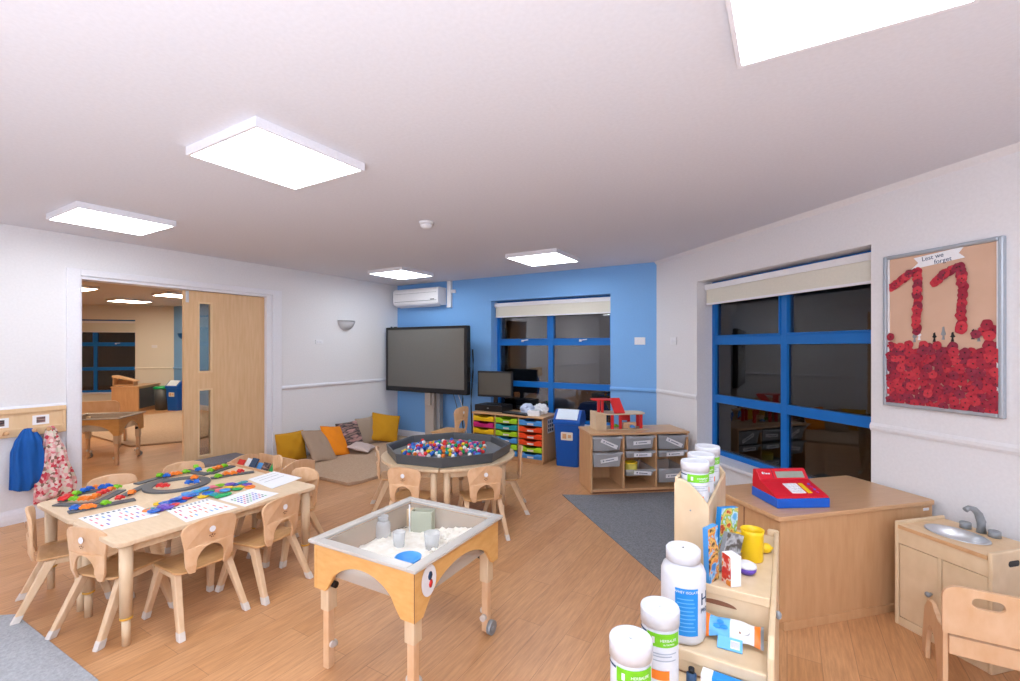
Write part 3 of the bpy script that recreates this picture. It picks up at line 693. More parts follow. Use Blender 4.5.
# ------------------------------------------------------------------ sand table
def sand_table(loc, rz, label, wx=.635, wy=.70):
    t = thing('sand_table', label, 'sand table', loc, rz)
    hx, hy = wx / 2 - .02, wy / 2 - .02; zt_ = .585
    def apron(half, axis, fixed, nm='side_panel'):
        n = 16; e = half; ar = [(e - .085 - (2 * (e - .085)) * i / n, .415 + .105 * math.sin(PI * i / n) ** .6) for i in range(n + 1)]
        P = [(-e, zt_), (-e, .375), (-e + .055, .375)] + ar[::-1] + [(e - .055, .375), (e, .375), (e, zt_)]
        bm = nb(); prism(bm, P, axis, fixed - .009, fixed + .009); return obj(nm, bm, 'honey', t, .002)
    for s in (-1, 1):
        apron(hx - .0185, 'y', s * (hy - .009)); apron(hy, 'x', s * (hx - .009))
    for sx in (-1, 1):
        for sy in (-1, 1):
            bm = nb(); x, y = sx * (hx - .045), sy * (hy - .045)
            box(bm, (x - .026, x + .026), (y - .026, y + .026), (.27, .56)); le = obj('leg', bm, 'pale', t, .004)
            bm = nb(); box(bm, (x - .018, x + .018), (y - .018, y + .018), (.0 if sx < 0 else .012, .28)); obj('leg_extension', bm, 'ply', le, .003)
            bm = nb(); yy = y - sy * .034; cyl_dir(bm, (x, y - sy * .026, .45), (x, y - sy * .055, .45), .016, 12); cyl_dir(bm, (x - sx * .026, y, .39), (x - sx * .05, y, .39), .015, 12); obj('knob', bm, 'black', le)
            bm = nb(); cyl_dir(bm, (x - .0, y - sy * .02, .09), (x, y - sy * .04, .09), .016, 14); cyl_dir(bm, (x - .018 * sx, y, .11), (x - .03 * sx, y, .11), .014, 14); obj('bolt_cap', bm, 'cap', le)
            if sx > 0:
                bm = nb(); cyl_dir(bm, (x + .02, y, .035), (x + .042, y, .035), .035, 20); cyl_dir(bm, (x + .041, y, .035), (x + .046, y, .035), .014, 14, 0); w_ = obj('wheel', bm, 'grey', le)
    # acrylic bin with a flange
    bm = nb(); X, Y = wx / 2, wy / 2; ix, iy = X - .05, Y - .05; z = (.585, .6)
    box(bm, (-X, -ix), (-Y, Y), z); box(bm, (ix, X), (-Y, Y), z); box(bm, (-ix, ix), (-Y, -iy), z); box(bm, (-ix, ix), (iy, Y), z)
    obj('bin_flange', bm, 'rim', t, .004)
    bm = nb(); h0 = .44
    for xx, yy in (((-ix, -ix + .005), (-iy, iy)), ((ix - .005, ix), (-iy, iy)), ((-ix + .005, ix - .005), (-iy, -iy + .005)), ((-ix + .005, ix - .005), (iy - .005, iy))): box(bm, xx, yy, (h0, .585))
    box(bm, (-ix, ix), (-iy, iy), (h0 - .006, h0)); obj('bin_wall', bm, 'binw', t)
    return t, ix, iy
ST = Vector((-1.583, 1.71, 0)); SR = math.radians(2)
t, ix, iy = sand_table(ST, SR, 'wooden sand and water table with a clear plastic basin')
bm = nb(); prism(bm, [(.045 * math.cos(2 * PI * k / 32), .068 * math.sin(2 * PI * k / 32)) for k in range(32)], 'z', 0, .0015)
o = obj('oval_sticker', bm, 'plastic', t, loc=(.302, -.245, .515), rot=(PI / 2, 0, PI / 2)); o.scale = (1.05, .95, 1)
bm = nb(); ball(bm, (0, .022, 0), .016, 0, 1, (1, 1.3, .1)); ball(bm, (.004, -.012, 0), .014, 1, 1, (1, 1.4, .1)); obj('printed_figure', bm, ['ink', 'c_red'], t, loc=(.304, -.238, .51), rot=(PI / 2, 0, PI / 2))
bm = nb(); box(bm, (.2955, .2985), (-.331, -.3295), (.376, .584)); obj('corner_strip', bm, 'edge', t)
def sl(x, y, z=.46): return (ST.x + x * math.cos(SR) - y * math.sin(SR), ST.y + x * math.sin(SR) + y * math.cos(SR), z)
# flour
bm = nb(); n = 40; rf = random.Random(2); V = []
for j in range(n + 1):
    for i in range(n + 1):
        x = -ix + .008 + (2 * ix - .016) * i / n; y = -iy + .008 + (2 * iy - .016) * j / n
        h = .012 + .035 * max(0, (x / ix) * .6 + (y / iy) * .5) + .012 * math.sin(9 * x + 3) * math.cos(11 * y) + rf.uniform(0, .012) * (x > 0 and y > 0 or rf.random() < .25)
        V.append(bm.verts.new((*sl(x, y, .46 + max(.003, h))[:3],)))
for j in range(n):
    for i in range(n):
        f = bm.faces.new((V[j * (n + 1) + i], V[j * (n + 1) + i + 1], V[(j + 1) * (n + 1) + i + 1], V[(j + 1) * (n + 1) + i])); f.smooth = True
tag(obj('flour', bm, 'flour', kind='stuff'), 'white flour spread over the bottom of the sand table basin', 'flour')
rf = random.Random(6); bm = nb()
for k in range(90):
    x = .04 + rf.random() * .2; y = .02 + rf.random() * .24; ball(bm, sl(x, y, .475 + rf.random() * .02 + .03 * (x + y)), rf.uniform(.007, .013), 0, 1)
tag(obj('flour_crumbs', bm, 'flour', kind='stuff'), 'white crumbs heaped in the far right corner of the basin', 'flour')
def P_(x, y, z): q = at(x, y, z); return q
p = P_(383, 541, .455); t = thing('plastic_jar', 'clear plastic screw top jar in the basin', 'jar', (p.x, p.y, .468))
bm = nb(); lathe(bm, [(.036, 0), (.04, .005), (.04, .075), (.034, .09), (.026, .098)], seg=24); obj('body', bm, 'clear', t)
bm = nb(); lathe(bm, [(.028, .098), (.028, .118), (.0265, .12)], seg=24); obj('lid', bm, 'clear', t)
for x, y, lb, r, h in ((399, 551, 'clear plastic beaker nearest the blue bowl in the basin', .032, .085), (432, 553, 'wide clear plastic beaker at the right side of the basin', .04, .09)):
    p = P_(x, y, .455); bm = nb(); lathe(bm, [(r * .8, 0), (r, h), (r * .96, h), (r * .77, .004)], seg=24, cap=True); tag(obj('beaker', bm, 'clear', loc=(p.x, p.y, .468)), lb, 'cup', 'clear beakers in the basin')
p = P_(408, 559, .57); bm = nb(); lathe(bm, [(.035, 0), (.05, .02), (.058, .045), (.055, .045), (.046, .02), (.03, .005)], seg=28); tag(obj('bowl', bm, 'c_sky', loc=(p.x, p.y, .535)), 'bright blue plastic bowl at the near end of the basin', 'bowl')
p = P_(423, 534, .45); t = thing('clear_tank', 'upright pale clear plastic tank standing in the basin', 'container', (p.x, p.y, .468), math.radians(20))
bm = nb()
for xx, yy in (((-.06, .06), (-.03, -.026)), ((-.06, .06), (.026, .03)), ((-.06, -.056), (-.026, .026)), ((.056, .06), (-.026, .026))): box(bm, xx, yy, (0, .115))
obj('tank_wall', bm, mat('pale_green_clear_plastic', 'CFD2BE', .2, alpha=.55), t, .002)
bm = nb(); cyl_dir(bm, (-.064, -.034, 0), (-.064, -.034, .15), .004, 10); obj('white_rod', bm, 'plastic', t)

# ------------------------------------------------------------------ brown cupboard
def cupboard(loc, rz, label):
    t = thing('cupboard', label, 'cupboard', loc, rz)      # x = long side, y = short side, near corner at origin
    bm = nb(); box(bm, (.012, 1.07), (.012, .53), (.045, .575)); obj('carcass', bm, 'beech', t, .002)
    bm = nb(); prism(bm, rrect(-.008, 1.09, 0, .545, .03, 4), 'z', .575, .6); obj('top_board', bm, 'beechtop', t, .004)
    bm = nb(); box(bm, (.03, .99), (.006, .52), (.0, .045)); obj('plinth', bm, 'beech', t, .002)
    bm = nb(); box(bm, (1.0, 1.04), (.008, .012), (.545, .56)); obj('name_plate', bm, 'plastic', t, .001)
    bm = nb(); box(bm, (.008, .012), (.265, .268), (.06, .565)); obj('door_gap', bm, 'edge', t)
    return t
cupboard((-.03, 2.775, 0), math.radians(45), 'low beech cupboard with the toy cash register on top')
# cash register
t = thing('toy_cash_register', 'red and blue toy cash register on the low beech cupboard', 'cash register', (-.045, 2.915, .6005), math.radians(34))
bm = nb(); prism(bm, [(0, 0), (.245, 0), (.245, .052), (.0, .052)], 'x', 0, .30); obj('base', bm, mat('toy_blue_plastic', '1460D0', .3), t, .005)
bm = nb(); prism(bm, [(.003, .052), (.242, .052), (.242, .09), (.236, .158), (.205, .164), (.165, .112), (.145, .104), (.02, .066), (.003, .058)], 'x', .003, .297); obj('body', bm, mat('toy_red_plastic', 'D8182E', .3), t, .005)
def on_slope(y): return .066 + (y - .02) * (.038 / .125)
sl1 = math.atan2(.038, .125)
for nm, xx, yy, m in (('keypad', (.11, .19), (.035, .128), 'paper'), ('yellow_keys', (.2, .225), (.035, .128), 'c_yellow')):
    bm = nb(); box(bm, xx, (0, yy[1] - yy[0]), (0, .004)); k_ = obj(nm, bm, m, t, .001, loc=(0, yy[0], on_slope(yy[0]) - .001), rot=(sl1, 0, 0))
    if nm == 'keypad':
        bm = nb()
        for i in range(3):
            for j in range(4): box(bm, (.116 + i * .024, .134 + i * .024), (.007 + j * .022, .022 + j * .022), (.004, .0065))
        obj('keys', bm, 'gloss', k_, .001)
for i in range(4):
    bm = nb(); lathe(bm, [(.008, 0), (.007, .006)], seg=12); obj('round_button', bm, 'c_purple' if i % 2 else 'c_magenta', t, loc=(.258, .042 + i * .024, on_slope(.042 + i * .024) - .001), rot=(sl1, 0, 0))
sl2 = math.atan2(.052, .04)
bm = nb(); box(bm, (.11, .275), (0, .038), (0, .004)); obj('display', bm, mat('lcd_grey_green', '9BA295', .3), t, .001, loc=(0, .171, .118), rot=(sl2, 0, 0))
bm = nb(); ball(bm, (.035, .03, .002), .009, 0, 1, (1, 1, .15)); box(bm, (.044, .049), (.023, .034), (0, .002)); box(bm, (.052, .062), (.023, .03), (0, .002)); box(bm, (.065, .075), (.023, .03), (0, .002)); obj('logo_mark', bm, 'plastic', t, loc=(0, .171, .118), rot=(sl2, 0, 0))
bm = nb(); box(bm, (.088, .092), (.002, .06), (0, .003)); obj('body_seam', bm, 'pr4', t, loc=(0, .168, .1145), rot=(sl2, 0, 0))

# ------------------------------------------------------------------ toy sink
t = thing('toy_sink', 'toy kitchen sink unit with metal bowl and grey taps by the right wall', 'toy sink', (.495, 3.2, 0), -PI / 4)
W, D = .42, .345
bm = nb(); box(bm, (0, .018), (0, D), (0, .55)); obj('side_panel', bm, 'birch', t, .006)
bm = nb(); plate = [(0, 0), (D, 0), (D, .55), (0, .55)]; box(bm, (W - .018, W), (0, D), (0, .55)); sp = obj('side_panel', bm, 'birch', t, .006)
bm = nb(); prism(bm, rrect(.105, .175, .477, .504, .012), 'x', W - .0005, W + .0012); obj('hand_slot', bm, 'black', sp)
bm = nb(); plate_oval(bm, (.018, W - .018), (.004, D), .515, .533, .19, .15, .122, .088); obj('worktop', bm, 'beadw', t)
bm = nb(); box(bm, (.018, W - .018), (.0, .004), (.515, .533)); obj('worktop_edging', bm, 'beech', t)
bm = nb(); box(bm, (.018, W - .018), (.006, .022), (.435, .515)); box(bm, (.018, W - .018), (.006, .022), (.0, .045)); box(bm, (.203, .217), (.006, .022), (.045, .435)); obj('front_frame', bm, 'birch', t, .002)
bm = nb(); box(bm, (.018, W - .018), (D - .012, D), (.02, .515)); box(bm, (.018, W - .018), (.022, D - .012), (.03, .042)); obj('back_panel', bm, 'birch', t)
for a, b, kx in ((.021, .201, .17), (.219, .399, .245)):
    bm = nb(); box(bm, (a, b), (.009, .021), (.048, .432)); dd = obj('cupboard_door', bm, 'birch', t, .002)
    bm = nb(); cyl_dir(bm, (kx, .009, .24), (kx, -.008, .24), .007); ball(bm, (kx, -.014, .24), .014, sc=(1, .7, 1)); obj('knob', bm, 'grey', dd)
bm = nb(); lathe(bm, [(.134, .002), (.132, .006), (.12, .004), (.112, -.02), (.09, -.045), (.05, -.055), (.001, -.056)], seg=40, sx=1, sy=.72, cap=False); obj('bowl', bm, 'silver', t, loc=(.19, .15, .533))
for x in (.14, .262):
    bm = nb(); lathe(bm, [(.024, 0), (.024, .03), (.02, .033)], seg=20); obj('tap_handle', bm, 'grey', t, loc=(x, .295, .533))
bm = nb(); tube(bm, [(.205, .3, .533), (.204, .3, .59), (.2, .288, .628), (.195, .265, .652), (.188, .24, .66), (.183, .222, .648)], [.021, .019, .017, .015, .012, .013], 14); obj('spout', bm, 'grey', t)

# ------------------------------------------------------------------ wooden armchair at the right edge
def armchair(loc, rz, label, sc=1.):
    t = thing('wooden_armchair', label, 'chair', loc, rz); t.scale = (sc,) * 3
    w, dp = .52, .36
    # side panels: outline in y,z with an arch between the feet
    ar = [(y, z) for y, z in arch_pts(dp * .52, .1, .0, .2)]
    P = [(0, 0), (0, .3), (.02, .29), (.08, .285), (.13, .30), (.18, .315), (.24, .305), (.31, .24), (.345, .1), (.36, 0)] + ar
    for x in (0, w - .018):
        bm = nb(); prism(bm, P, 'x', x, x + .018); obj('side_panel', bm, 'ply', t, .003)
    # back board with a hand slot, made as a frame round the slot
    bm = nb(); x0, x1 = -.005, w + .005; n = 8
    o_ = rrect(x0, x1, .285, .485, (.008, .008, .05, .05), 6)
    s0, s1, zc, rr = .085, .185, .432, .022
    slot = [(s1 - rr + rr * math.cos(a), zc + rr * math.sin(a)) for a in [-PI / 2 + PI * i / n for i in range(n + 1)]] + [(s0 + rr + rr * math.cos(a), zc + rr * math.sin(a)) for a in [PI / 2 + PI * i / n for i in range(n + 1)]]
    cxs = (s0 + s1) / 2
    def hit(poly, a):
        dx, dz = math.cos(a), math.sin(a); best = None
        for p, q in zip(poly, poly[1:] + poly[:1]):
            ex, ez = q[0] - p[0], q[1] - p[1]; den = dx * ez - dz * ex
            if abs(den) < 1e-12: continue
            px_, pz_ = p[0] - cxs, p[1] - zc
            tt = (px_ * ez - pz_ * ex) / den; uu = (px_ * dz - pz_ * dx) / den
            if tt > 0 and -1e-6 <= uu <= 1 + 1e-6 and (best is None or tt > best): best = tt
        return cxs + dx * best, zc + dz * best
    ang = sorted({round(math.atan2(z - zc, x - cxs), 5) for x, z in o_ + slot} | {round(-PI + 2 * PI * k / 24 + .01, 5) for k in range(24)})
    I = [[bm.verts.new((hit(slot, a)[0], y, hit(slot, a)[1])) for a in ang] for y in (-.02, -.002)]
    O = [[bm.verts.new((hit(o_, a)[0], y, hit(o_, a)[1])) for a in ang] for y in (-.02, -.002)]
    for k in range(len(ang)):
        m = (k + 1) % len(ang)
        for f4 in ((I[0][k], I[0][m], O[0][m], O[0][k]), (I[1][k], O[1][k], O[1][m], I[1][m]), (O[0][k], O[0][m], O[1][m], O[1][k]), (I[0][k], I[1][k], I[1][m], I[0][m])): bm.faces.new(f4)
    obj('backrest', bm, 'ply', t)
    bm = nb(); box(bm, (.018, w - .018), (-.012, .006), (.195, .272)); obj('back_rail', bm, 'ply', t, .003)
    bm = nb(); box(bm, (.018, w - .018), (.008, .23), (.225, .24)); obj('seat', bm, 'ply', t, .003)
    return t
armchair((.566, 2.625, 0), 0, 'low wooden armchair with a hand slot in its back, by the toy sink')

# ------------------------------------------------------------------ play shop shelf
UX0, UX1 = -.385, -.03
t = thing('display_stand', 'stepped birch play shop stand holding tubs and food packets', 'shelf')
bm = nb()
prism(bm, [(1.12, 0), (1.12, .43), (1.5, .43), (1.5, .60), (1.56, .635), (2.20, .66), (2.24, .668), (2.36, .668), (2.36, 0)], 'x', UX1 - .018, UX1); obj('side_panel', bm, 'birch', t, .006)
bm = nb(); prism(bm, [(1.12, 0), (1.12, .43), (1.5, .43), (1.5, .50), (1.7, .50), (1.9, .62), (2.36, .62), (2.36, 0)], 'x', UX0, UX0 + .018); obj('side_panel', bm, 'birch', t, .004)
a, b = UX0 + .018, UX1 - .018
SH = [('bottom', 1.13, 1.54, .46), ('middle', 1.54, 1.72, .53), ('upper', 1.72, 2.36, .65)]
bm = nb(); box(bm, (a, b), (1.13, 1.53), (.445, .46)); obj('shelf_board', bm, 'birch', t, .002)
bm = nb(); box(bm, (a, b), (1.54, 1.725), (.508, .524)); obj('shelf_board', bm, 'birch', t, .002)
bm = nb(); box(bm, (a, b), (1.74, 2.35), (.632, .648)); obj('shelf_board', bm, 'birch', t, .002)
for y, z0, z1 in ((1.5301, .462, .5), (1.53, .5, .535)):
    bm = nb(); box(bm, (a, b), (y - (.008 if z1 > .51 else 0), y + .012), (z0, z1)); obj('shelf_lip', bm, 'birch', t, .004)
bm = nb(); box(bm, (a, b), (1.725, 1.738), (.524, .66)); obj('riser', bm, 'birch', t, .003)
bm = nb(); box(bm, (a, b), (1.718, 1.7245), (.635, .665)); obj('shelf_lip', bm, 'birch', t, .003)
bm = nb(); P = [(-.205 + .06 * math.cos(PI * i / 10), .60 + .016 * math.sin(PI * i / 10)) for i in range(11)]; prism(bm, P, 'y', 1.7235, 1.7249); obj('hand_slot', bm, 'edge', t)
# end pocket: two shaped end boards, right side board, left side board, floor
px0, px1 = -.375, -.250
E_ = [(px0, .62), (px0, .955), (px0 + .008, .97)] + [(px0 + .02 + (px1 - px0 - .02) * i / 8, .975 - .09 * (i / 8) ** 1.6) for i in range(9)] + [(px1, .62)]
for y in (1.865, 2.40):
    bm = nb(); prism(bm, E_, 'y', y, y + .014); e_ = obj('end_board', bm, 'birch', t, .004)
bm = nb(); box(bm, (px1 - .012, px1), (1.879, 2.40), (.648, .885)); obj('pocket_side', bm, 'birch', t, .003)
bm = nb(); box(bm, (px0, px0 + .012), (1.879, 2.40), (.62, .975)); obj('pocket_side', bm, 'birch', t, .003)
bm = nb(); box(bm, (px0 + .012, px1 - .012), (1.879, 2.40), (.815, .827)); obj('pocket_floor', bm, 'birch', t)
bm = nb(); prism(bm, rrect(-.075, UX1, .648, .675, (0, 0, .01, .01)), 'y', 2.342, 2.36); obj('back_board', bm, 'birch', t, .003)
for y, z in ((1.73, .615), (1.44, .50)):
    bm = nb(); ball(bm, (UX1 + .006, y, z), .013, sc=(.8, 1, 1)); obj('bolt_cap', bm, 'grey', t)
bm = nb(); cyl_dir(bm, (-.315, 1.866, .86), (-.315, 1.8635, .86), .003); obj('screw_head', bm, 'grey', t)

def wrap(bm, r, a0, a1, z0, z1, mi=0, n=14):
    """curved label patch on a tub"""
    A = [[bm.verts.new((r * math.cos(a0 + (a1 - a0) * i / n), r * math.sin(a0 + (a1 - a0) * i / n), z)) for i in range(n + 1)] for z in (z0, z1)]
    for i in range(n):
        f = bm.faces.new((A[0][i], A[0][i + 1], A[1][i + 1], A[1][i])); f.material_index = mi; f.smooth = True
def curved_text(name, body, size, mat_, parent, r, ang, z):
    o = text(name, body, size, mat_, parent, (0, 0, 0), (0, 0, 0), .0002, 'CENTER')
    for v in o.data.vertices:
        a = ang + v.co.x / r; rad = r + v.co.z
        v.co = Vector((rad * math.cos(a), rad * math.sin(a), z + v.co.y))
    return o
def tub(loc, face, label, r=.06, h=.245, extra='orange'):
    t = thing('supplement_tub', label, 'tub', loc, face, 'white supplement tubs with a lime green label')
    bm = nb(); lathe(bm, [(r * .94, 0), (r * .98, .006), (r * .98, h - .054), (r * .93, h - .05), (r * .93, h - .043)], seg=36); obj('body', bm, 'tub', t)
    bm = nb(); lathe(bm, [(r * .93, h - .046), (r * 1.03, h - .045), (r * 1.04, h - .006), (r * 1.0, h), (r * .9, h - .001), (r * .88, h - .004), (.004, h - .003)], seg=36, cap=False); cyl(bm, (0, 0, h - .004), .003, .002, 8); obj('lid', bm, 'tub', t)
    bm = nb(); wrap(bm, r * 1.012, -1.05, .85, h - .092, h - .054); wrap(bm, r * 1.012, -2.4, -1.1, h - .062, h - .056, 1); lb = obj('label_band', bm, ['lime', 'ink'], t)
    curved_text('label_text', 'HERBALIFE', r * .2, 'plastic', lb, r * 1.02, .12, h - .076); curved_text('label_text', 'NUTRITION', r * .12, 'plastic', lb, r * 1.02, .12, h - .086)
    bm = nb(); wrap(bm, r * 1.016, -.78, -.62, h - .083, h - .065, n=4); obj('leaf_mark', bm, 'plastic', lb)
    bm = nb()
    for zz, a0, a1, m in ((h - .112, -.7, .6, 0), (h - .12, -.7, .3, 0), (h - .132, -.7, .55, 0)): wrap(bm, r * 1.01, a0, a1, zz, zz + .003, 0)
    wrap(bm, r * 1.01, -.95, .15, h - .185, h - .158, 1); wrap(bm, r * 1.01, -.2, .1, h - .21, h - .2, 2); wrap(bm, r * 1.01, -.8, -.6, h - .21, h - .2, 2)
    obj('label_print', bm, [mat('label_grey_text', 'A9B2C0', .6) if 'lt' not in M else M['lt'], 'c_orange', 'lime'], t)
    return t
def face_cam(x, y, da=0.): return math.atan2(-y, -x) + da
T1 = tub((-.353, 1.21, .4605), face_cam(-.353, 1.21, .35), 'white supplement tub with lime label at the very bottom edge, nearest the camera', .0535, .258)
for (x, y, z, r, h, lb) in ((-.322, 1.402, .4605, .0535, .25, 'white supplement tub between the nearest tub and the big white blue-labelled tub'),
                            (-.312, 1.945, .8275, .0515, .205, 'white supplement tub in the shelf pocket, nearest of its three'),
                            (-.311, 2.09, .8275, .0515, .205, 'white supplement tub in the middle of the three in the shelf pocket'),
                            (-.311, 2.27, .8275, .0515, .205, 'white supplement tub in the shelf pocket, furthest of its three')):
    if z < .5: dup(T1, (x, y, z), face_cam(x, y, .35), lb)
    else:
        k = r / .0535; q = dup(T1, (x, y, z), face_cam(x, y, .5), lb); q.scale = (k, k, h / .258)
# large tub
p = (-.297, 1.622); t = thing('protein_tub', 'large white protein tub with a bright blue label on the play shop shelf', 'tub', (*p, .5245), face_cam(*p, .25))
R_ = .0705
bm = nb(); lathe(bm, [(.055, 0), (R_ - .006, .004), (R_, .018), (R_, .215), (R_ - .006, .232), (.05, .246), (.048, .256)], seg=40); obj('body', bm, 'tub', t)
bm = nb(); lathe(bm, [(.048, .25), (.0545, .251), (.055, .285), (.05, .291), (.045, .289), (.004, .289)], seg=40, cap=False); obj('lid', bm, 'tub', t)
bm = nb(); wrap(bm, R_ * 1.008, -.6, .42, .035, .185); lb = obj('blue_label', bm, 'hblue', t)
curved_text('label_text', 'WHEY ISOLATE', .0115, 'plastic', lb, R_ * 1.015, -.09, .17)
bm = nb()
for i in range(9): wrap(bm, R_ * 1.012, -.52, .3 - .05 * (i % 3), .05 + i * .0125, .053 + i * .0125)
obj('label_print', bm, 'lblue', lb)
curved_text('big_letter', 'H', .055, 'ink', t, R_ * 1.01, .85, .13); curved_text('label_text', 'PRO', .02, 'ink', t, R_ * 1.01, .85, .105)

# food packets
def slab(name, label, cat, w, d, h, loc, rot, mats, group=None):
    """carton: front face gets material 1, printed blocks on top"""
    t = thing(name, label, cat, loc, 0, group); t.rotation_euler = rot
    bm = nb(); box(bm, (-w / 2, w / 2), (-d / 2, d / 2), (0, h)); obj('carton', bm, mats[0], t, .001)
    bm = nb(); box(bm, (-w / 2 + .001, w / 2 - .001), (-d / 2 - .0006, -d / 2), (.001, h - .001)); obj('printed_front', bm, mats[1], t)
    return t
SZ = .6485
def pm(nm, stops, sc): return ramp_mat(nm, stops, (1, 1, 1), .4, 2, 0, 'noise', sc)
PK1 = pm('blue_orange_box_print', [(.38, '2A8ADA'), (.46, '9AD0F0'), (.5, 'D87828'), (.56, 'F0C060'), (.62, '503020')], 26)
PK2 = pm('blue_green_box_print', [(.36, '5AAEE0'), (.46, 'C8E4F0'), (.5, '7FB848'), (.56, 'E8D070'), (.62, 'C04828')], 26)
PK3 = pm('red_cereal_print', [(.4, 'D83028'), (.48, 'E85030'), (.53, 'F6EAE0'), (.6, 'F09030')], 30)
PK4 = pm('grey_packet_print', [(.4, '75777A'), (.5, 'B8BCC0'), (.6, '55504A')], 24)
slab('cereal_box', 'tall blue and orange cereal box leaning on the pocket side board', 'box', .062, .02, .195, (-.231, 1.79, SZ), (0, -.05, math.radians(66)), ['c_sky', PK1])
slab('cereal_box', 'blue and green cereal box behind the grey carton', 'box', .1, .022, .2, (-.214, 2.0, SZ), (0, .12, math.radians(58)), ['hblue', PK2])
slab('open_carton', 'grey carton leaning diagonally between the cereal boxes and the mug', 'box', .085, .018, .14, (-.196, 1.89, SZ), (.0, .3, math.radians(52)), ['grey', PK4])
slab('small_carton', 'small red and white carton at the front of the upper shelf', 'box', .05, .04, .105, (-.168, 1.80, SZ), (0, 0, math.radians(-48)), ['paper', PK3])
t = thing('lidded_pot', 'purple pot with a white lid beside the yellow jug', 'pot', (-.128, 1.915, SZ))
bm = nb(); lathe(bm, [(.022, 0), (.032, .012), (.034, .025)], seg=24); obj('pot', bm, 'c_purple', t)
bm = nb(); lathe(bm, [(.0345, .025), (.033, .033), (.02, .04), (.003, .042)], seg=24); obj('lid', bm, 'plastic', t)
t = thing('toy_jug', 'yellow plastic toy jug on the upper shelf', 'jug', (-.117, 2.05, SZ), math.radians(-160))
bm = nb(); lathe(bm, [(.037, 0), (.039, .004), (.04, .1), (.043, .118), (.041, .118), (.036, .1), (.034, .006)], seg=28); obj('body', bm, 'c_yellow', t)
bm = nb(); tube(bm, [(.037, 0, .095), (.055, 0, .1), (.064, 0, .08), (.062, 0, .045), (.052, 0, .025), (.036, 0, .028)], .0055); obj('handle', bm, 'c_yellow', t)
bm = nb(); ball(bm, (0, 0, 0), .02, 0, 3, (1.25, 1, 1)); ball(bm, (.026, 0, 0), .005, 0, 2); tag(obj('toy_lemon', bm, 'c_yellow', loc=(-.075, 2.14, SZ + .02), rot=(0, 0, .5)), 'small yellow toy lemon behind the yellow jug', 'toy food')
# snack bag lying against the riser
t = thing('snack_bag', 'blue, orange and white snack bag lying on the middle shelf', 'packet', (-.168, 1.665, .5255), math.radians(2)); 
bm = nb(); nx, ny = 24, 10; G = {}
for s in (-1, 1):
    for i in range(nx + 1):
        for j in range(ny + 1):
            u = -1 + 2 * i / nx; v = -1 + 2 * j / ny
            th = max(0, (1 - abs(u) ** 3)) ** .6 * max(0, 1 - v * v) ** .6 * .017 + .0006
            wob = .004 * math.sin(9 * u + 3 * v)
            y = v * (.034 + .004 * math.sin(7 * u)); z = s * th + wob
            G[s, i, j] = bm.verts.new((u * .105, y, z))
    for i in range(nx):
        for j in range(ny):
            f = bm.faces.new((G[s, i, j], G[s, i + 1, j], G[s, i + 1, j + 1], G[s, i, j + 1])); f.smooth = True
            u = (i + .5) / nx; f.material_index = 3 if u < .06 or u > .95 else (1 if u < .24 or u > .88 else (0 if u < .55 else 2))
o = obj('bag', bm, ['lblue', 'c_orange', 'plastic', 'grey'], t, loc=(0, 0, .034), rot=(math.radians(38), 0, 0))
bm = nb()
for x, y, r, mi in ((.045, .0, .018, 0), (.052, -.004, .006, 1), (.035, -.008, .007, 1), (-.02, .01, .008, 2), (-.03, -.006, .01, 2), (-.008, -.004, .009, 2)): ball(bm, (x, y, .0175 + (.001 if mi else 0)), r, mi, 2, (1.3, .8, .12))
obj('bag_print', bm, ['c_white', 'edge', 'hblue'], o)
t = thing('blue_packet', 'small light blue packet with a barcode resting against the snack bag', 'packet', (-.155, 1.607, .5255), math.radians(3))
bm = nb(); box(bm, (-.036, .036), (-.004, .004), (0, .038)); o = obj('card', bm, 'lblue', t, .001, rot=(-.9, 0, 0))
bm = nb(); box(bm, (.002, .028), (-.0048, -.004), (.006, .03))
for k in range(8): box(bm, (.004 + k * .003, .0052 + k * .003), (-.0052, -.0048), (.009, .027), 1)
obj('barcode', bm, ['plastic', 'grey'], o)
# bottom step items
t = thing('food_carton', 'blue and white food carton on the bottom step of the stand', 'box', (-.135, 1.495, .4605), math.radians(-2))
bm = nb(); box(bm, (-.085, .085), (-.018, .018), (0, .045)); obj('carton', bm, 'hblue', t, .001)
bm = nb(); box(bm, (-.0855, -.055), (-.0186, .0186), (.0, .0455)); obj('white_end', bm, 'plastic', t)
bm = nb(); box(bm, (-.03, .04), (-.0188, -.018), (.01, .035)); obj('front_panel', bm, 'plastic', t)
t = thing('small_bottle', 'small dark blue bottle on the bottom step of the stand', 'bottle', (-.248, 1.485, .4605))
bm = nb(); lathe(bm, [(.014, 0), (.015, .004), (.015, .032), (.008, .038)], seg=18); obj('bottle', bm, 'ink', t)
bm = nb(); lathe(bm, [(.009, .038), (.009, .05)], seg=14); obj('cap', bm, 'black', t)

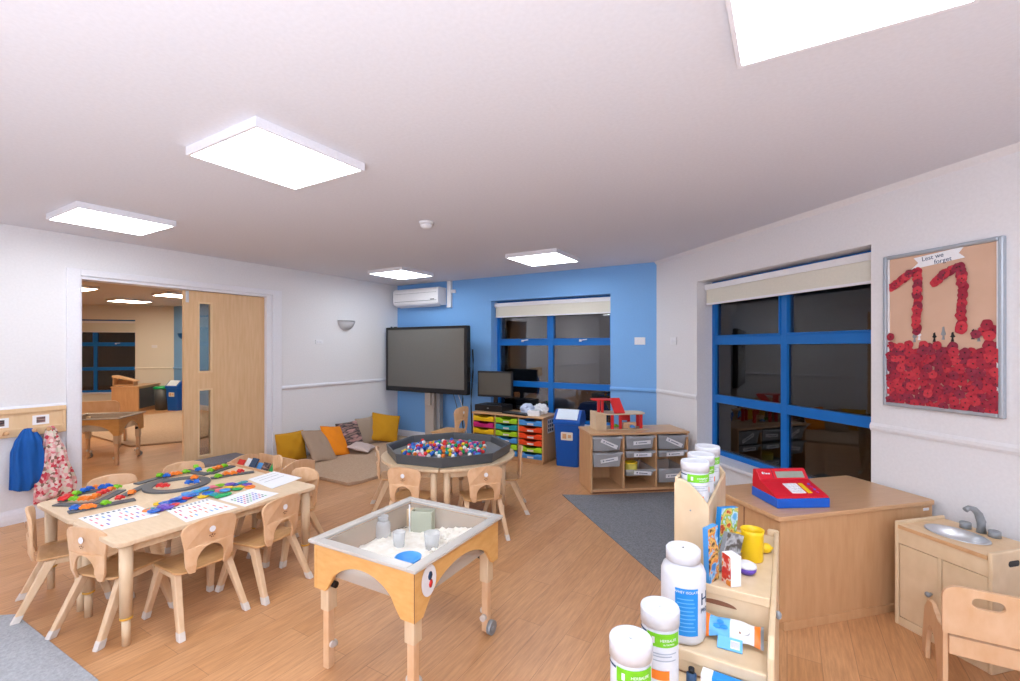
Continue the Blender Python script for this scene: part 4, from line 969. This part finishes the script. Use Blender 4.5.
# ------------------------------------------------------------------ clear tray unit with toy garage
UR = math.radians(38); uc, us = math.cos(UR), math.sin(UR)
TU = thing('tray_storage_unit', 'low beech storage unit with clear trays in front of the corner', 'storage unit', (-1.695, 4.42, 0), UR)
W, D, Hh = 1.04, .42, .612
bm = nb(); box(bm, (0, .02), (0, D), (.008, Hh - .022)); box(bm, (W - .02, W), (0, D), (.008, Hh - .022)); box(bm, (.02, W - .02), (D - .01, D), (.008, Hh - .022)); box(bm, (.02, W - .02), (0, D - .01), (.02, .045)); obj('carcass', bm, 'beech', TU, .002)
bm = nb(); box(bm, (.03, W - .03), (.02, D - .02), (0, .02)); obj('plinth', bm, 'edge', TU)
bm = nb(); box(bm, (-.01, W + .01), (-.01, D + .005), (Hh - .022, Hh)); obj('top_board', bm, 'beechtop', TU, .004)
for x in (W / 3, 2 * W / 3):
    bm = nb(); box(bm, (x - .009, x + .009), (.002, D - .01), (.05, Hh - .0221)); obj('divider', bm, 'beech', TU, .001)
def clear_tray(col, ztop, h, label, lab=(0, 0), content=None):
    cw = W / 3; x = cw * (col + .5)
    t = thing('clear_tray', label, 'tray', (TU.location.x + x * uc, TU.location.y + x * us, ztop - h), UR, 'clear plastic trays in the low beech unit')
    w = cw / 2 - .016; bm = nb()
    # tapering open tray with a flange; the front dips for the hand
    def ringp(hw, y0, y1, z): return [(-hw, y0, z), (hw, y0, z), (hw, y1, z), (-hw, y1, z)]
    A = [bm.verts.new(v) for v in ringp(w - .022, .02, D - .06, 0)]; B = [bm.verts.new(v) for v in ringp(w - .008, .0, D - .04, h - .006)]
    Cc = [bm.verts.new(v) for v in ringp(w, -.012, D - .035, h - .004)]; Dd = [bm.verts.new(v) for v in ringp(w, -.012, D - .035, h)]
    bm.faces.new(A[::-1])
    for P, R in ((A, B), (B, Cc), (Cc, Dd)):
        for i in range(4): bm.faces.new((P[i], P[(i + 1) % 4], R[(i + 1) % 4], R[i]))
    obj('tray_body', bm, 'cleargr', t)
    bm = nb(); P = [(-w, h + .002), (-w, h - .02), (w, h - .02), (w, h + .002), (w * .6, h + .002), (w * .45, h - .012), (-w * .45, h - .012), (-w * .6, h + .002)]; prism(bm, P, 'y', -.018, -.013); obj('front_flange', bm, 'cleargr', t)
    bm = nb(); box(bm, (-.092, .092), (-.002, 0), (-.02, .02)); c_ = obj('label_card', bm, 'plastic', t, loc=(.02, -.016 if h < .08 else .0, h * .48), rot=(.1, lab[0], 0))
    bm = nb(); ball(bm, (-.06, -.0022, 0), .008, 0, 1, (1, .1, 1)); box(bm, (-.04, .05), (-.0026, -.0022), (-.004, .003)); obj('label_print', bm, 'ink', c_)
    if content:
        for nm, m_, lbl, n_ in content:
            bm = nb(); r_ = random.Random(col * 7 + int(ztop * 100)); 
            for k in range(n_):
                xx = r_.uniform(-w * .6, w * .6); yy = r_.uniform(.06, .22); s_ = r_.uniform(.015, .03)
                ball(bm, (xx, yy, s_ + .006), s_, k % len(m_), 1, (1.3, 1, .9))
            o = obj(nm, bm, list(m_), loc=t.location, rot=(0, 0, UR), kind='stuff'); tag(o, lbl, 'toys')
    return t
zt0 = Hh - .035
clear_tray(0, zt0, .145, 'deep clear tray at top left with a slanting white label', (.42, 0), [('toy_pile', ('c_white', 'grey', 'patt'), 'jumble of small pale toys in the top left clear tray', 16)])
clear_tray(0, zt0 - .16, .15, 'deep clear tray in the second row on the left', (-.15, 0), [('toy_pile', ('c_yellow', 'c_white', 'grey'), 'jumble of yellow and pale toys in the second left clear tray', 16)])
clear_tray(1, zt0, .135, 'deep clear tray at the top of the middle column', (-.05, 0), [('toy_pile', ('pinkw', 'c_white', 'grey'), 'jumble of pale toys in the top middle clear tray', 16)])
clear_tray(1, zt0 - .155, .07, 'shallow clear tray in the second row of the middle column', (.0, 0))
clear_tray(1, zt0 - .34, .07, 'shallow clear tray with a yellow tub in the middle column', (.1, 0))
clear_tray(2, zt0, .145, 'deep clear tray at top right with a slanting white label', (.42, 0), [('toy_pile', ('grey', 'ink', 'c_white'), 'jumble of grey toys in the top right clear tray', 16)])
clear_tray(2, zt0 - .155, .07, 'shallow clear tray in the second row on the right', (-.03, 0))
clear_tray(2, zt0 - .34, .15, 'deep clear tray at the bottom right full of wooden pieces', (-.03, 0), [('wooden_pieces', ('ply', 'edge', 'c_white'), 'wooden pieces filling the bottom right clear tray', 22)])
x = W / 2 - .05; t = thing('yellow_tub', 'yellow tub standing in the shallow middle tray', 'tub', (TU.location.x + x * uc - .12 * us, TU.location.y + x * us + .12 * uc, zt0 - .403))
bm = nb(); lathe(bm, [(.055, 0), (.062, .01), (.065, .1)], seg=24); obj('body', bm, mat('pale_yellow_plastic', 'E0D060', .5), t)
bm = nb(); lathe(bm, [(.067, .1), (.067, .112), (.06, .116)], seg=24); obj('lid', bm, M['c_yellow'], t)

# toy garage standing on the unit (local frame of the unit)
G = thing('toy_garage', 'wooden toy garage with red posts and a red ramp on the low beech unit', 'toy garage', (-1.695 + .10 * uc - .14 * us, 4.42 + .10 * us + .14 * uc, Hh + .0005), UR)
bm = nb(); box(bm, (0, .58), (0, .25), (0, .01)); obj('base_board', bm, 'birch', G, .003)
bm = nb()
for k in range(7): box(bm, (.002 + .016 * k, .0165 + .016 * k), (.0, .22), (.01, .185 - .002 * k))
obj('lift_tower', bm, 'birch', G, .003)
bm = nb(); prism(bm, rrect(.116, .56, -.005, .24, (.02, .09, .09, .02)), 'z', .16, .172); obj('deck', bm, 'birch', G, .002)
for x, y in ((.18, .015), (.27, .02), (.5, .03), (.43, .2), (.52, .17)):
    bm = nb(); box(bm, (x - .015, x + .015), (y - .01, y + .014), (.01, .16)); obj('post', bm, 'c_red', G, .003)
bm = nb(); box(bm, (.3, .4), (.14, .15), (.08, .16)); obj('red_panel', bm, 'c_red', G, .002)
bm = nb(); prism(bm, rrect(-.01, .2, .06, .22, .05), 'z', .305, .316); obj('upper_deck', bm, 'c_red', G, .002)
for x in (.06, .1):
    bm = nb(); box(bm, (x - .014, x + .014), (.09, .115), (.172, .305)); obj('post', bm, 'c_red', G, .003)
bm = nb(); prism(bm, [(.17, .307), (.168, .321), (.0, .183), (.012, .172)], 'x', .2, .315); obj('ramp', bm, 'c_red', G, .002)
bm = nb(); box(bm, (.32, .46), (.06, .1), (.01, .07)); box(bm, (.36, .42), (.03, .06), (.01, .05)); obj('workshop', bm, 'ply', G, .003)
for (x, y, c, lb) in ((.25, .09, 'green', 'tiny green toy car inside the toy garage'), (.4, .015, 'sky', 'tiny light blue toy car in front of the garage workshop')):
    if c not in CM: CM[c] = car_mesh(c)
    o = bpy.data.objects.new('toy_car', CM[c]); C.objects.link(o); g = G.location; o.location = (g.x + x * uc - y * us, g.y + x * us + y * uc, g.z + .0205); o.rotation_euler.z = .8; tag(o, lb, 'toy car')

# ------------------------------------------------------------------ coloured drawer unit
DX, DY = -3.70, 5.2
t = thing('drawer_unit', 'beech storage unit with brightly coloured tray drawers below the computer', 'drawer unit', (DX, DY, 0))
W3, D3, H3 = 1.08, .43, .6
bm = nb(); box(bm, (0, .02), (0, D3), (.04, H3 - .022)); box(bm, (W3 - .02, W3), (0, D3), (.04, H3 - .022)); box(bm, (.02, W3 - .02), (D3 - .01, D3), (.04, H3 - .022)); box(bm, (.02, W3 - .02), (0, D3 - .01), (.04, .06))
box(bm, (W3 / 3 - .009, W3 / 3 + .009), (.0, D3 - .01), (.06, H3 - .0221)); box(bm, (2 * W3 / 3 - .009, 2 * W3 / 3 + .009), (.0, D3 - .01), (.06, H3 - .0221)); obj('carcass', bm, 'beech', t, .002)
bm = nb(); box(bm, (.02, W3 - .02), (.02, D3 - .02), (.0, .04)); obj('plinth', bm, 'beech', t)
bm = nb(); box(bm, (-.01, W3 + .01), (-.01, D3 + .005), (H3 - .022, H3)); obj('top_board', bm, 'beechtop', t, .004)
COL = [['yellow', 'magenta', 'yellow', 'yellow', 'magenta', 'yellow'], ['lime', 'teal', 'lime', 'sky', 'lime', 'sky'], ['sky', 'red2', 'red2', 'red2', 'lime', 'sky']]
M['c_red2'] = mat('orange_red_tray_plastic', 'EE4A18', .35)
for ci, col in enumerate(COL):
    for ri, c in enumerate(col):
        xc = W3 / 3 * (ci + .5); w = W3 / 6 - .018; zb = H3 - .04 - (ri + 1) * .084 + .008; h = .066
        bm = nb(); P = [(-w, 0), (w, 0), (w, h), (w * .55, h), (w * .4, h - .018), (-w * .4, h - .018), (-w * .55, h), (-w, h)]
        prism(bm, P, 'y', -.012, .0); box(bm, (-w, w), (-.022, -.012), (h - .034, h - .022)); box(bm, (-w + .01, w - .01), (.0, D3 - .05), (0, .006)); box(bm, (-w + .01, -w + .014), (0, D3 - .05), (.006, h - .01)); box(bm, (w - .014, w - .01), (0, D3 - .05), (.006, h - .01))
        dr = obj('drawer', bm, 'c_' + c, t, .003, loc=(xc, 0, zb), label='%s tray drawer' % {'red2': 'orange red', 'sky': 'light blue'}.get(c, c))
        if ci: bm = nb(); box(bm, (-.045, .045), (-.0135, -.012), (.008, .03)); obj('label_card', bm, 'plastic', dr)
bm = nb(); prism(bm, rrect(.12, .3, .38, .56, .01), 'x', W3, W3 + .002)
for i in range(3):
    for j in range(3): box(bm, (W3 + .002, W3 + .0026), (.135 + i * .053, .17 + i * .053), (.4 + j * .053, .435 + j * .053), 1)
obj('picture_card', bm, ['plastic', 'ink'], t)
# computer things on it
t = thing('monitor', 'black computer monitor on the drawer unit', 'monitor', (-3.5, 5.44, H3 + .085), math.radians(6))
bm = nb(); box(bm, (-.27, .27), (0, .04), (.10, .46)); obj('housing', bm, 'black', t, .006)
bm = nb(); box(bm, (-.245, .245), (-.003, 0), (.13, .435)); obj('display', bm, 'screen2', t)
bm = nb(); box(bm, (-.03, .03), (.02, .05), (.01, .2)); prism(bm, rrect(-.12, .12, -.06, .1, .05), 'z', 0, .012); obj('stand', bm, 'black', t, .003)
t = thing('computer_case', 'flat black desktop computer beneath the monitor', 'computer', (-3.52, 5.3, H3 + .0005))
bm = nb(); box(bm, (-.22, .22), (0, .3), (0, .085)); obj('case', bm, 'black', t, .005)
bm = nb(); ball(bm, (0, -.001, .045), .018, 0, 1, (1, .15, .5)); obj('badge', bm, 'grey', t)
t = thing('keyboard', 'black keyboard lying on the drawer unit in front of the window', 'keyboard', (-3.05, 5.28, H3 + .0005), math.radians(-8))
bm = nb(); box(bm, (-.2, .2), (-.07, .07), (0, .018)); obj('base', bm, 'black', t, .004)
bm = nb()
for i in range(14):
    for j in range(4): box(bm, (-.19 + i * .027, -.168 + i * .027), (-.055 + j * .028, -.032 + j * .028), (.018, .023))
obj('keys', bm, 'tray', t)
t = thing('tissue_box', 'small white box at the right end of the drawer unit', 'box', (-2.8, 5.3, H3 + .0005), math.radians(15))
bm = nb(); box(bm, (-.08, .08), (-.055, .055), (0, .065)); obj('carton', bm, 'paper', t, .003)
bm = nb(); box(bm, (-.04, .04), (-.015, .015), (.065, .0665)); obj('opening', bm, 'grey', t)
rk = random.Random(5)
for (x, y, z, lb) in ((-2.95, 5.40, .06, 'crumpled blue and white plastic bag behind the keyboard'), (-2.79, 5.46, .08, 'crumpled white plastic bag behind the small white box')):
    bm = nb(); g = bmesh.ops.create_icosphere(bm, subdivisions=3, radius=.1)
    for v in g['verts']: k = 1 + rk.uniform(-.24, .22); v.co = Vector((v.co.x * k, v.co.y * k * .8, max(-.055, v.co.z * k * .75)))
    o = obj('plastic_bag', bm, mat('bag_film_' + ('blue' if z < .07 else 'white'), 'C9D4EC' if z < .07 else 'F0F0F2', .35), loc=(x, y, H3 + .056)); tag(o, lb, 'bag')

# ------------------------------------------------------------------ bins
def bin_(loc, rz, label, grp=None):
    t = thing('swing_bin', label, 'bin', loc, rz, grp)
    bm = nb(); n = 4
    for z0, z1, a0, a1 in ((0, .5, .135, .165),):
        A = [bm.verts.new((x, y, 0)) for x, y in rrect(-.14, .14, -.125, .125, .03)]; B = [bm.verts.new((x, y, .52)) for x, y in rrect(-.165, .165, -.15, .15, .035)]
        bm.faces.new(A[::-1]); bm.faces.new(B)
        for i in range(len(A)): j = (i + 1) % len(A); bm.faces.new((A[i], A[j], B[j], B[i]))
    obj('body', bm, 'binblue', t, .003)
    bm = nb(); prism(bm, [(-.16, .52), (.16, .52), (.16, .60), (.10, .68), (-.03, .695), (-.15, .58), (-.16, .56)], 'x', -.172, .172); obj('hood', bm, 'binblue', t, .008)
    bm = nb(); prism(bm, [(-.150, .583), (-.034, .695), (-.04, .703), (-.157, .59)], 'x', -.135, .135); obj('swing_flap', bm, 'binlid', t, .003)
    bm = nb(); prism(bm, rrect(-.07, .08, .33, .43, .01), 'y', -.149, -.146); o = obj('sticker', bm, 'blind', t)
    bm = nb(); box(bm, (-.05, .0), (-.151, -.149), (.35, .41)); box(bm, (.02, .06), (-.151, -.149), (.36, .4)); obj('sticker_print', bm, ['beech'], o)
    return t
B0 = bin_((-2.36, 5.42, 0), math.radians(8), 'blue swing bin with a pale lid between the drawer unit and the clear tray unit', 'blue swing bins')

# ------------------------------------------------------------------ rugs, mat, cushions
def flat(name, pts, z, m, label, cat, bev=.004):
    bm = nb(); prism(bm, pts, 'z', .0005, z); return tag(obj(name, bm, m, bev=bev), label, cat)
a0 = Vector((-1.935, 4.255)); dw = Vector((Q, -Q)); di = Vector((Q, Q))
flat('rug', [tuple(a0), tuple(a0 + dw * 2.0), tuple(a0 + dw * 2.0 + di * .75), tuple(a0 + dw * .95 + di * .9), (-.845, 5.04), (-1.67, 4.40)], .006, 'carpet', 'dark grey rug in front of the low beech tray unit', 'rug')
flat('rug', [(-4.9, -.3), (-3.79, .70), (-3.66, .80), (-2.62, .83), (-2.3, .6), (-2.3, -.6), (-4.0, -.9)], .006, 'carpet2', 'pale grey rug at the bottom left corner', 'rug')
flat('floor_mat', [(-5.53, 3.62), (-4.55, 3.36), (-4.02, 3.36), (-3.96, 3.5), (-3.98, 5.2), (-4.2, 5.6), (-5.53, 5.6)], .035, 'mat', 'beige floor mat in the corner under the cushions', 'mat', .005)
def cushion(name, label, m, w, h, th, loc, rot, seed=0, grp='cushions in the corner'):
    bm = nb(); n = 14; G = {}; r_ = random.Random(seed); ph = r_.uniform(0, 6)
    for s in (-1, 1):
        for i in range(n + 1):
            for j in range(n + 1):
                u = -1 + 2 * i / n; v = -1 + 2 * j / n
                e = (max(0, 1 - u * u) * max(0, 1 - v * v)) ** .42
                px_ = u * w / 2 * (1 - .06 * (1 - v * v) * abs(u) ** 3); pz_ = v * h / 2 * (1 - .06 * (1 - u * u) * abs(v) ** 3)
                wr = .007 * math.sin(5 * u + 7 * v + ph) + .005 * math.sin(11 * u - 6 * v + ph)
                if s == -1 or 0 < i < n and 0 < j < n: G[s, i, j] = bm.verts.new((px_, s * th / 2 * e + wr * e, pz_))
                else: G[s, i, j] = G[-1, i, j]
        for i in range(n):
            for j in range(n):
                f = bm.faces.new((G[s, i, j], G[s, i + 1, j], G[s, i + 1, j + 1], G[s, i, j + 1])); f.smooth = True
    o = obj(name, bm, m, loc=loc, rot=rot); sb = o.modifiers.new('sub', 'SUBSURF'); sb.levels = 1; sb.render_levels = 1
    return tag(o, label, 'cushion', grp)
# leaning on the left wall (normal +X): local y -> wall normal
LW = AX
cushion('cushion', 'mustard cushion nearest the door casing', 'mustard', .42, .40, .14, (LW + .15, 3.63, .215), (-.2, 0, PI / 2), 1)
cushion('cushion', 'long taupe cushion leaning out between the left mustard cushion and the orange one', 'taupe', .36, .56, .10, (LW + .33, 3.90, .205), (-.85, .12, PI / 2 - .1), 2)
cushion('cushion', 'orange cushion between the taupe and the patterned cushions', 'orange', .34, .50, .11, (LW + .30, 4.18, .215), (-.7, .15, PI / 2 - .05), 3)
cushion('cushion', 'brown, pink and black patterned cushion against the wall', 'patt', .40, .42, .12, (LW + .19, 4.52, .225), (-.45, 0, PI / 2), 4)
cushion('cushion', 'small pale pink cushion lying flat below the patterned one', 'pinkw', .36, .32, .08, (LW + .50, 4.46, .10), (-1.35, 0, PI / 2 + .5), 5)
cushion('cushion', 'beige cushion between the patterned one and the right mustard one', 'beige', .38, .44, .12, (LW + .15, 4.86, .225), (-.25, .0, PI / 2), 6)
cushion('cushion', 'mustard cushion standing on its corner in the room corner', 'mustard', .46, .46, .15, (LW + .26, 5.12, .245), (-.4, .2, PI / 2 - .6), 7)

# book browser and grey bench
t = thing('book_browser', 'low wooden book browser with picture books behind the activity table', 'bookcase', (-5.0, 2.62, 0))
bm = nb(); box(bm, (.02, .93), (.0, .018), (.05, .16)); box(bm, (.02, .93), (.0, .016), (.235, .29)); obj('front_panel', bm, 'ply', t, .003)
for x, hh in ((0, .33), (.93, .39)):
    bm = nb(); P = [(0, 0), (0, hh - .06)] + [(.0 + .36 * i / 8, hh - .06 + .06 * math.sin(PI * i / 8 * .9)) for i in range(1, 9)] + [(.36, 0)]; prism(bm, P, 'x', x, x + .02); obj('side_panel', bm, 'ply', t, .003)
bm = nb(); box(bm, (.02, .93), (.34, .356), (.05, .32)); box(bm, (.02, .93), (.018, .34), (.134, .149)); box(bm, (.02, .93), (.19, .20), (.149, .27)); obj('back_panel', bm, 'ply', t, .002)
bks = ['c_red', 'paper', 'ink', 'c_sky', 'patt', 'c_emerald', 'hblue', 'c_white']
for i, m_ in enumerate(bks):
    bm = nb(); hh = .17 + .02 * (i % 3); box(bm, (-.05, .05), (-.006, .006), (0, hh)); box(bm, (-.047, .047), (-.0045, .0045), (.002, hh + .0005), 1)
    o = obj('picture_book', bm, [m_, 'paper'], loc=(-4.92 + i * .107, 2.66 + .02 * (i % 2), .152), rot=(-.55, 0, 0)); tag(o, 'picture book with a %s cover, %s from the left in the book browser' % (['red', 'white', 'dark blue', 'light blue', 'patterned', 'green', 'bright blue', 'cream white'][i], ORD[i]), 'book', 'picture books in the browser')
t = thing('padded_bench', 'low dark grey padded seat in front of the wooden door', 'seat', (-5.33, 2.68, 0), 0)
bm = nb(); box(bm, (-.14, .14), (-.33, .3), (0, .05)); obj('base', bm, 'dkgrey', t, .01)
bm = nb(); box(bm, (-.15, .15), (-.34, .31), (.05, .27)); obj('pad', bm, 'dkgrey', t, .04, seg=4)

# ------------------------------------------------------------------ poppy board
bo = CX + 2.963 * Q, BY - 2.963 * Q
t = thing('poppy_board', 'framed notice board with red paper poppies forming two figures and a poppy field', 'notice board', (bo[0], bo[1], 1.583), -PI / 4)
hw, hh = .301, .47
bm = nb()
for xx, zz in (((-hw, -hw + .022), (-hh, hh)), ((hw - .022, hw), (-hh, hh)), ((-hw + .022, hw - .022), (-hh, -hh + .022)), ((-hw + .022, hw - .022), (hh - .022, hh))): box(bm, xx, (-.03, 0), zz)
obj('frame', bm, 'alu', t, .006)
bm = nb(); box(bm, (-hw + .022, hw - .022), (-.012, -.001), (-hh + .022, hh - .022)); obj('backing', bm, 'board', t)
for x in (-hw + .024, hw - .032):
    bm = nb(); box(bm, (x, x + .008), (-.02, -.012), (-hh + .022, hh - .022)); obj('inner_edge', bm, 'plastic', t)
bm = nb(); y = -.0135
P = [(-.145, .365), (.13, .39), (.1, .42), (.125, .452), (-.13, .432), (-.105, .4)]
prism(bm, P, 'y', y - .0008, y); bn = obj('banner', bm, 'paper', t)
text('handwriting', 'Lest we', .036, 'ink', bn, (-.085, y - .0012, .405), (PI / 2, -.09, 0)); text('handwriting', 'forget', .036, 'ink', bn, (-.02, y - .0012, .378), (PI / 2, -.09, 0))
def poppy_mesh(m_):
    bm = nb(); n = 20; c = bm.verts.new((0, -.004, 0)); R = []
    for k in range(n):
        a = 2 * PI * k / n; r = .0255 * (1 + .05 * math.cos(5 * a)); R.append(bm.verts.new((r * math.cos(a), -.0015 - .003 * (1 + math.cos(5 * a)) / 2, r * math.sin(a))))
    for k in range(n): bm.faces.new((c, R[k], R[(k + 1) % n])).smooth = True
    ball(bm, (0, -.005, 0), .0042, 1, 1, (1, .5, 1))
    me = bpy.data.meshes.new('paper_poppy'); bm.to_mesh(me); bm.free(); me.materials.append(M[m_]); me.materials.append(M['black']); return me
PM = [poppy_mesh(k) for k in ('pr1', 'pr2', 'pr3', 'pr4')]
rp = random.Random(21); pos = []
def wr(s, z): return s - 2.957, z - 1.583
digits = []
for pts in ([(2.70, 1.855), (2.735, 1.875), (2.775, 1.90), (2.81, 1.925), (2.848, 1.93), (2.852, 1.885), (2.853, 1.84), (2.852, 1.795), (2.85, 1.75), (2.85, 1.705), (2.847, 1.66), (2.846, 1.615), (2.845, 1.575)],
            [(2.945, 1.855), (2.972, 1.88), (3.0, 1.90), (3.03, 1.918), (3.065, 1.925), (3.075, 1.88), (3.077, 1.835), (3.076, 1.79), (3.075, 1.745), (3.074, 1.70), (3.072, 1.655), (3.071, 1.61), (3.07, 1.58)]):
    digits += [wr(s, z) for s, z in pts] + [wr((p[0] + q[0]) / 2 + .004, (p[1] + q[1]) / 2) for p, q in zip(pts, pts[1:])]
for q in ((2.70, 1.545), (3.19, 1.6), (3.21, 1.57), (3.17, 1.565), (3.14, 1.55), (3.2, 1.54)): digits.append(wr(*q))
field = []
for j in range(11):
    for i in range(15):
        x = -hw + .03 + i * (2 * hw - .05) / 14 + rp.uniform(-.008, .008) + (.008 if j % 2 else -.004); z = -hh + .035 + j * .034 + rp.uniform(-.008, .008)
        if j == 10 and rp.random() < .4: continue
        field.append((max(-hw + .042, min(hw - .034, x)), max(-hh + .03, z)))
allp = digits + field[::-1]
for k, (x, z) in enumerate(allp[:100]):
    o = bpy.data.objects.new('paper_poppy', PM[rp.randrange(4)]); C.objects.link(o); o.parent = t; o.location = (x, -.014 - .0035 * (k % 4), z); o.rotation_euler = (rp.uniform(-.12, .12), rp.uniform(0, 6), rp.uniform(-.12, .12)); s_ = rp.uniform(.9, 1.12); o.scale = (s_, 1, s_)
bm = nb()
for k, (x, z) in enumerate(allp[100:]):
    n0 = len(bm.verts); mi = rp.randrange(4); b2 = nb(); b2.from_mesh(PM[mi])
    mtx = Matrix.Translation((x, -.014 - .0035 * (k % 4), z)) @ Matrix.Rotation(rp.uniform(0, 6), 4, 'Y') @ Matrix.Rotation(rp.uniform(-.12, .12), 4, 'X')
    mp = {}
    for v in b2.verts: mp[v] = bm.verts.new(mtx @ v.co)
    for f in b2.faces:
        g = bm.faces.new([mp[v] for v in f.verts]); g.material_index = 4 if f.material_index else mi; g.smooth = True
    b2.free()
obj('paper_poppies', bm, ['pr1', 'pr2', 'pr3', 'pr4', 'black'], t, kind='stuff', label='rest of the red paper poppies in the field')
# small paper soldiers and their crosses above the field
for i, (x, m_) in enumerate(((-.125, 'grey'), (-.10, 'paper'), (.0 - .02, 'black'), (.025, 'grey'), (.07, 'black'), (.165, 'black'), (.19, 'grey'))):
    bm = nb(); h = .05 + .02 * (i % 3 == 0)
    P = [(-.008, 0), (-.003, .022), (-.012, .03), (-.006, h * .7), (-.005, h), (.004, h + .006), (.007, h * .75), (.014, .03), (.004, .022), (.008, 0)]
    prism(bm, P, 'y', -.0145, -.0132); obj('paper_figure', bm, m_, t, loc=(x, 0, -.072 + .012 * (i % 2)))

# ------------------------------------------------------------------ room beyond the opening
FY = 5.656; FX = -13.19
wall('wall_far_blue', (FX, FY, 0), 0, AX - .16 - FX, 'blue', [], .2)
W3_ = (5 - 2.63, 5 - .832, .38, 2.158)
fo = (FX - 5 * Q, FY - 5 * Q, 0)
wall('wall_far_angled', fo, PI / 4, 5.0, 'cream', [W3_], .25)
wall('wall_far_left', (fo[0], -3.6, 0), PI / 2, fo[1] + 3.6, 'cream', [], .2)
wall('wall_far_back', (AX - .16, -3.6, 0), PI, AX - .16 - fo[0], 'cream', [], .2)
window('window_3', fo, PI / 4, W3_, .13, .5)
blind(fo, PI / 4, W3_[0], W3_[1], 1.86, 'cream roller blind on the window seen through the doorway')
rail('trim_10', fo, PI / 4, 0, W3_[0], 'cream'); rail('trim_11', fo, PI / 4, W3_[1], 5, 'cream'); rail('trim_12', (FX, FY, 0), 0, 0, AX - .16 - FX, 'blue')
rail('baseboard_far_angled', fo, PI / 4, 0, 5, 'gloss', 0, .12, .018); rail('baseboard_far_blue', (FX, FY, 0), 0, 0, AX - .16 - FX, 'gloss', 0, .12, .018)
GL = 'ceiling lights of the far room'
panel(-12.1, 4.35, 'middle ceiling light seen through the doorway', 'light2', GL); panel(-10.0, 4.35, 'ceiling light seen through the doorway beside the door leaf', 'light2', GL)
panel(-10.25, 2.85, 'ceiling light at the left edge of the doorway view', 'light2', GL); panel(-7.8, 1.3, 'unseen ceiling light added for the far room behind the left wall', 'light2', GL); panel(-12.2, .4, 'unseen ceiling light added in the far left of the next room', 'light2', GL)  # last two panels are unseen, added to light the far room
sand_table((-7.6, 2.44, 0), math.radians(135), 'second wooden sand table seen through the doorway')
N = (-12.54, 4.68)
# mirrored copy of the cupboard
t = thing('cupboard', 'low beech cupboard against the far wall seen through the doorway', 'cupboard', (N[0], N[1], 0), math.radians(135))
bm = nb(); box(bm, (.012, 1.0), (.012, .53), (.045, .575)); obj('carcass', bm, 'beech', t, .002)
bm = nb(); box(bm, (0, 1.03), (0, .545), (.575, .6)); obj('top_board', bm, 'beechtop', t, .004)
bm = nb(); box(bm, (.03, .99), (.02, .52), (.0, .045)); obj('plinth', bm, 'beech', t)
bm = nb(); box(bm, (.05, .96), (.005, .012), (.09, .54)); obj('shade_panel', bm, 'tray', t)  # dark sheet standing in for the shadow on this long face
dup(B0, (-12.35, 5.36, 0), math.radians(20), 'blue swing bin beyond the doorway by the far blue wall')
t = thing('waste_bin', 'black round bin beside the blue bin beyond the doorway', 'bin', (-12.72, 5.22, 0))
bm = nb(); lathe(bm, [(.14, 0), (.18, .5), (.175, .5), (.135, .01)], seg=24); obj('body', bm, 'tray', t)
bm = nb(); lathe(bm, [(.185, .5), (.185, .53), (.15, .56), (.02, .57)], seg=24); obj('lid', bm, 'c_emerald', t)
flat('floor_mat', [(-11.6, 3.1), (-8.35, 3.0), (-8.0, 3.7), (-9.0, 5.4), (-11.9, 5.3)], .03, 'mat', 'beige floor mat beyond the doorway', 'mat', .01)
armchair((-8.8, 2.25, 0), math.radians(60), 'large wooden chair seen from behind, beyond the doorway', 1.45)
t = thing('toy_house', 'small wooden toy house on the sill side of the far cupboard', 'toy house', (-13.0, 4.55, .6005), math.radians(45))
bm = nb(); box(bm, (-.2, .2), (0, .2), (0, .02)); box(bm, (-.2, -.185), (0, .2), (.02, .2)); box(bm, (.185, .2), (0, .2), (.02, .12)); box(bm, (-.185, .185), (.185, .2), (.02, .12)); obj('walls', bm, 'beech', t, .003)
bm = nb(); prism(bm, [(-.22, .2), (-.2, .24), (.24, .11), (.23, .09)], 'y', -.01, .21); obj('roof', bm, 'ply', t, .002)
sconce((-12.72, FY, 1.76), 0, 'blue half bowl wall lamp on the far blue wall', 'frame')
socket((-12.6, FY, 1.53), 0, 'white switch plate on the far blue wall', .11, .1)
socket((FX - .42 * Q, FY - .42 * Q, 1.5), PI / 4, 'white switch plate on the far angled wall', .12, .07)

# ------------------------------------------------------------------ world, camera, colour
w = bpy.data.worlds.new('night'); S.world = w; w.use_nodes = True
bg = w.node_tree.nodes['Background']; bg.inputs[0].default_value = (.01, .012, .018, 1); bg.inputs[1].default_value = .3
cam = bpy.data.cameras.new('camera'); co = bpy.data.objects.new('camera', cam); C.objects.link(co); S.camera = co
co.location = (0, 0, H); co.rotation_euler = (PI / 2, 0, TH)
cam.sensor_width = 36; cam.lens = FPX / 1020 * 36; cam.shift_y = (HOR - 340.5) / 1020; cam.clip_start = .02
S.view_settings.view_transform = 'Standard'; S.view_settings.look = 'None'; S.view_settings.gamma = 1; S.view_settings.use_curve_mapping = False
S.view_settings.exposure = 0.68
# the photographer's flash, bounced off the ceiling
fl = bpy.data.lights.new('bounce_flash', 'AREA'); fl.shape = 'DISK'; fl.size = .8; fl.energy = 205; fl.color = (.76, .87, 1.); fl.spread = math.radians(175)
fo_ = bpy.data.objects.new('bounce_flash', fl); C.objects.link(fo_); fo_.location = (.2, -1.8, .3); fo_.rotation_euler = (math.radians(187), math.radians(-6), 0)
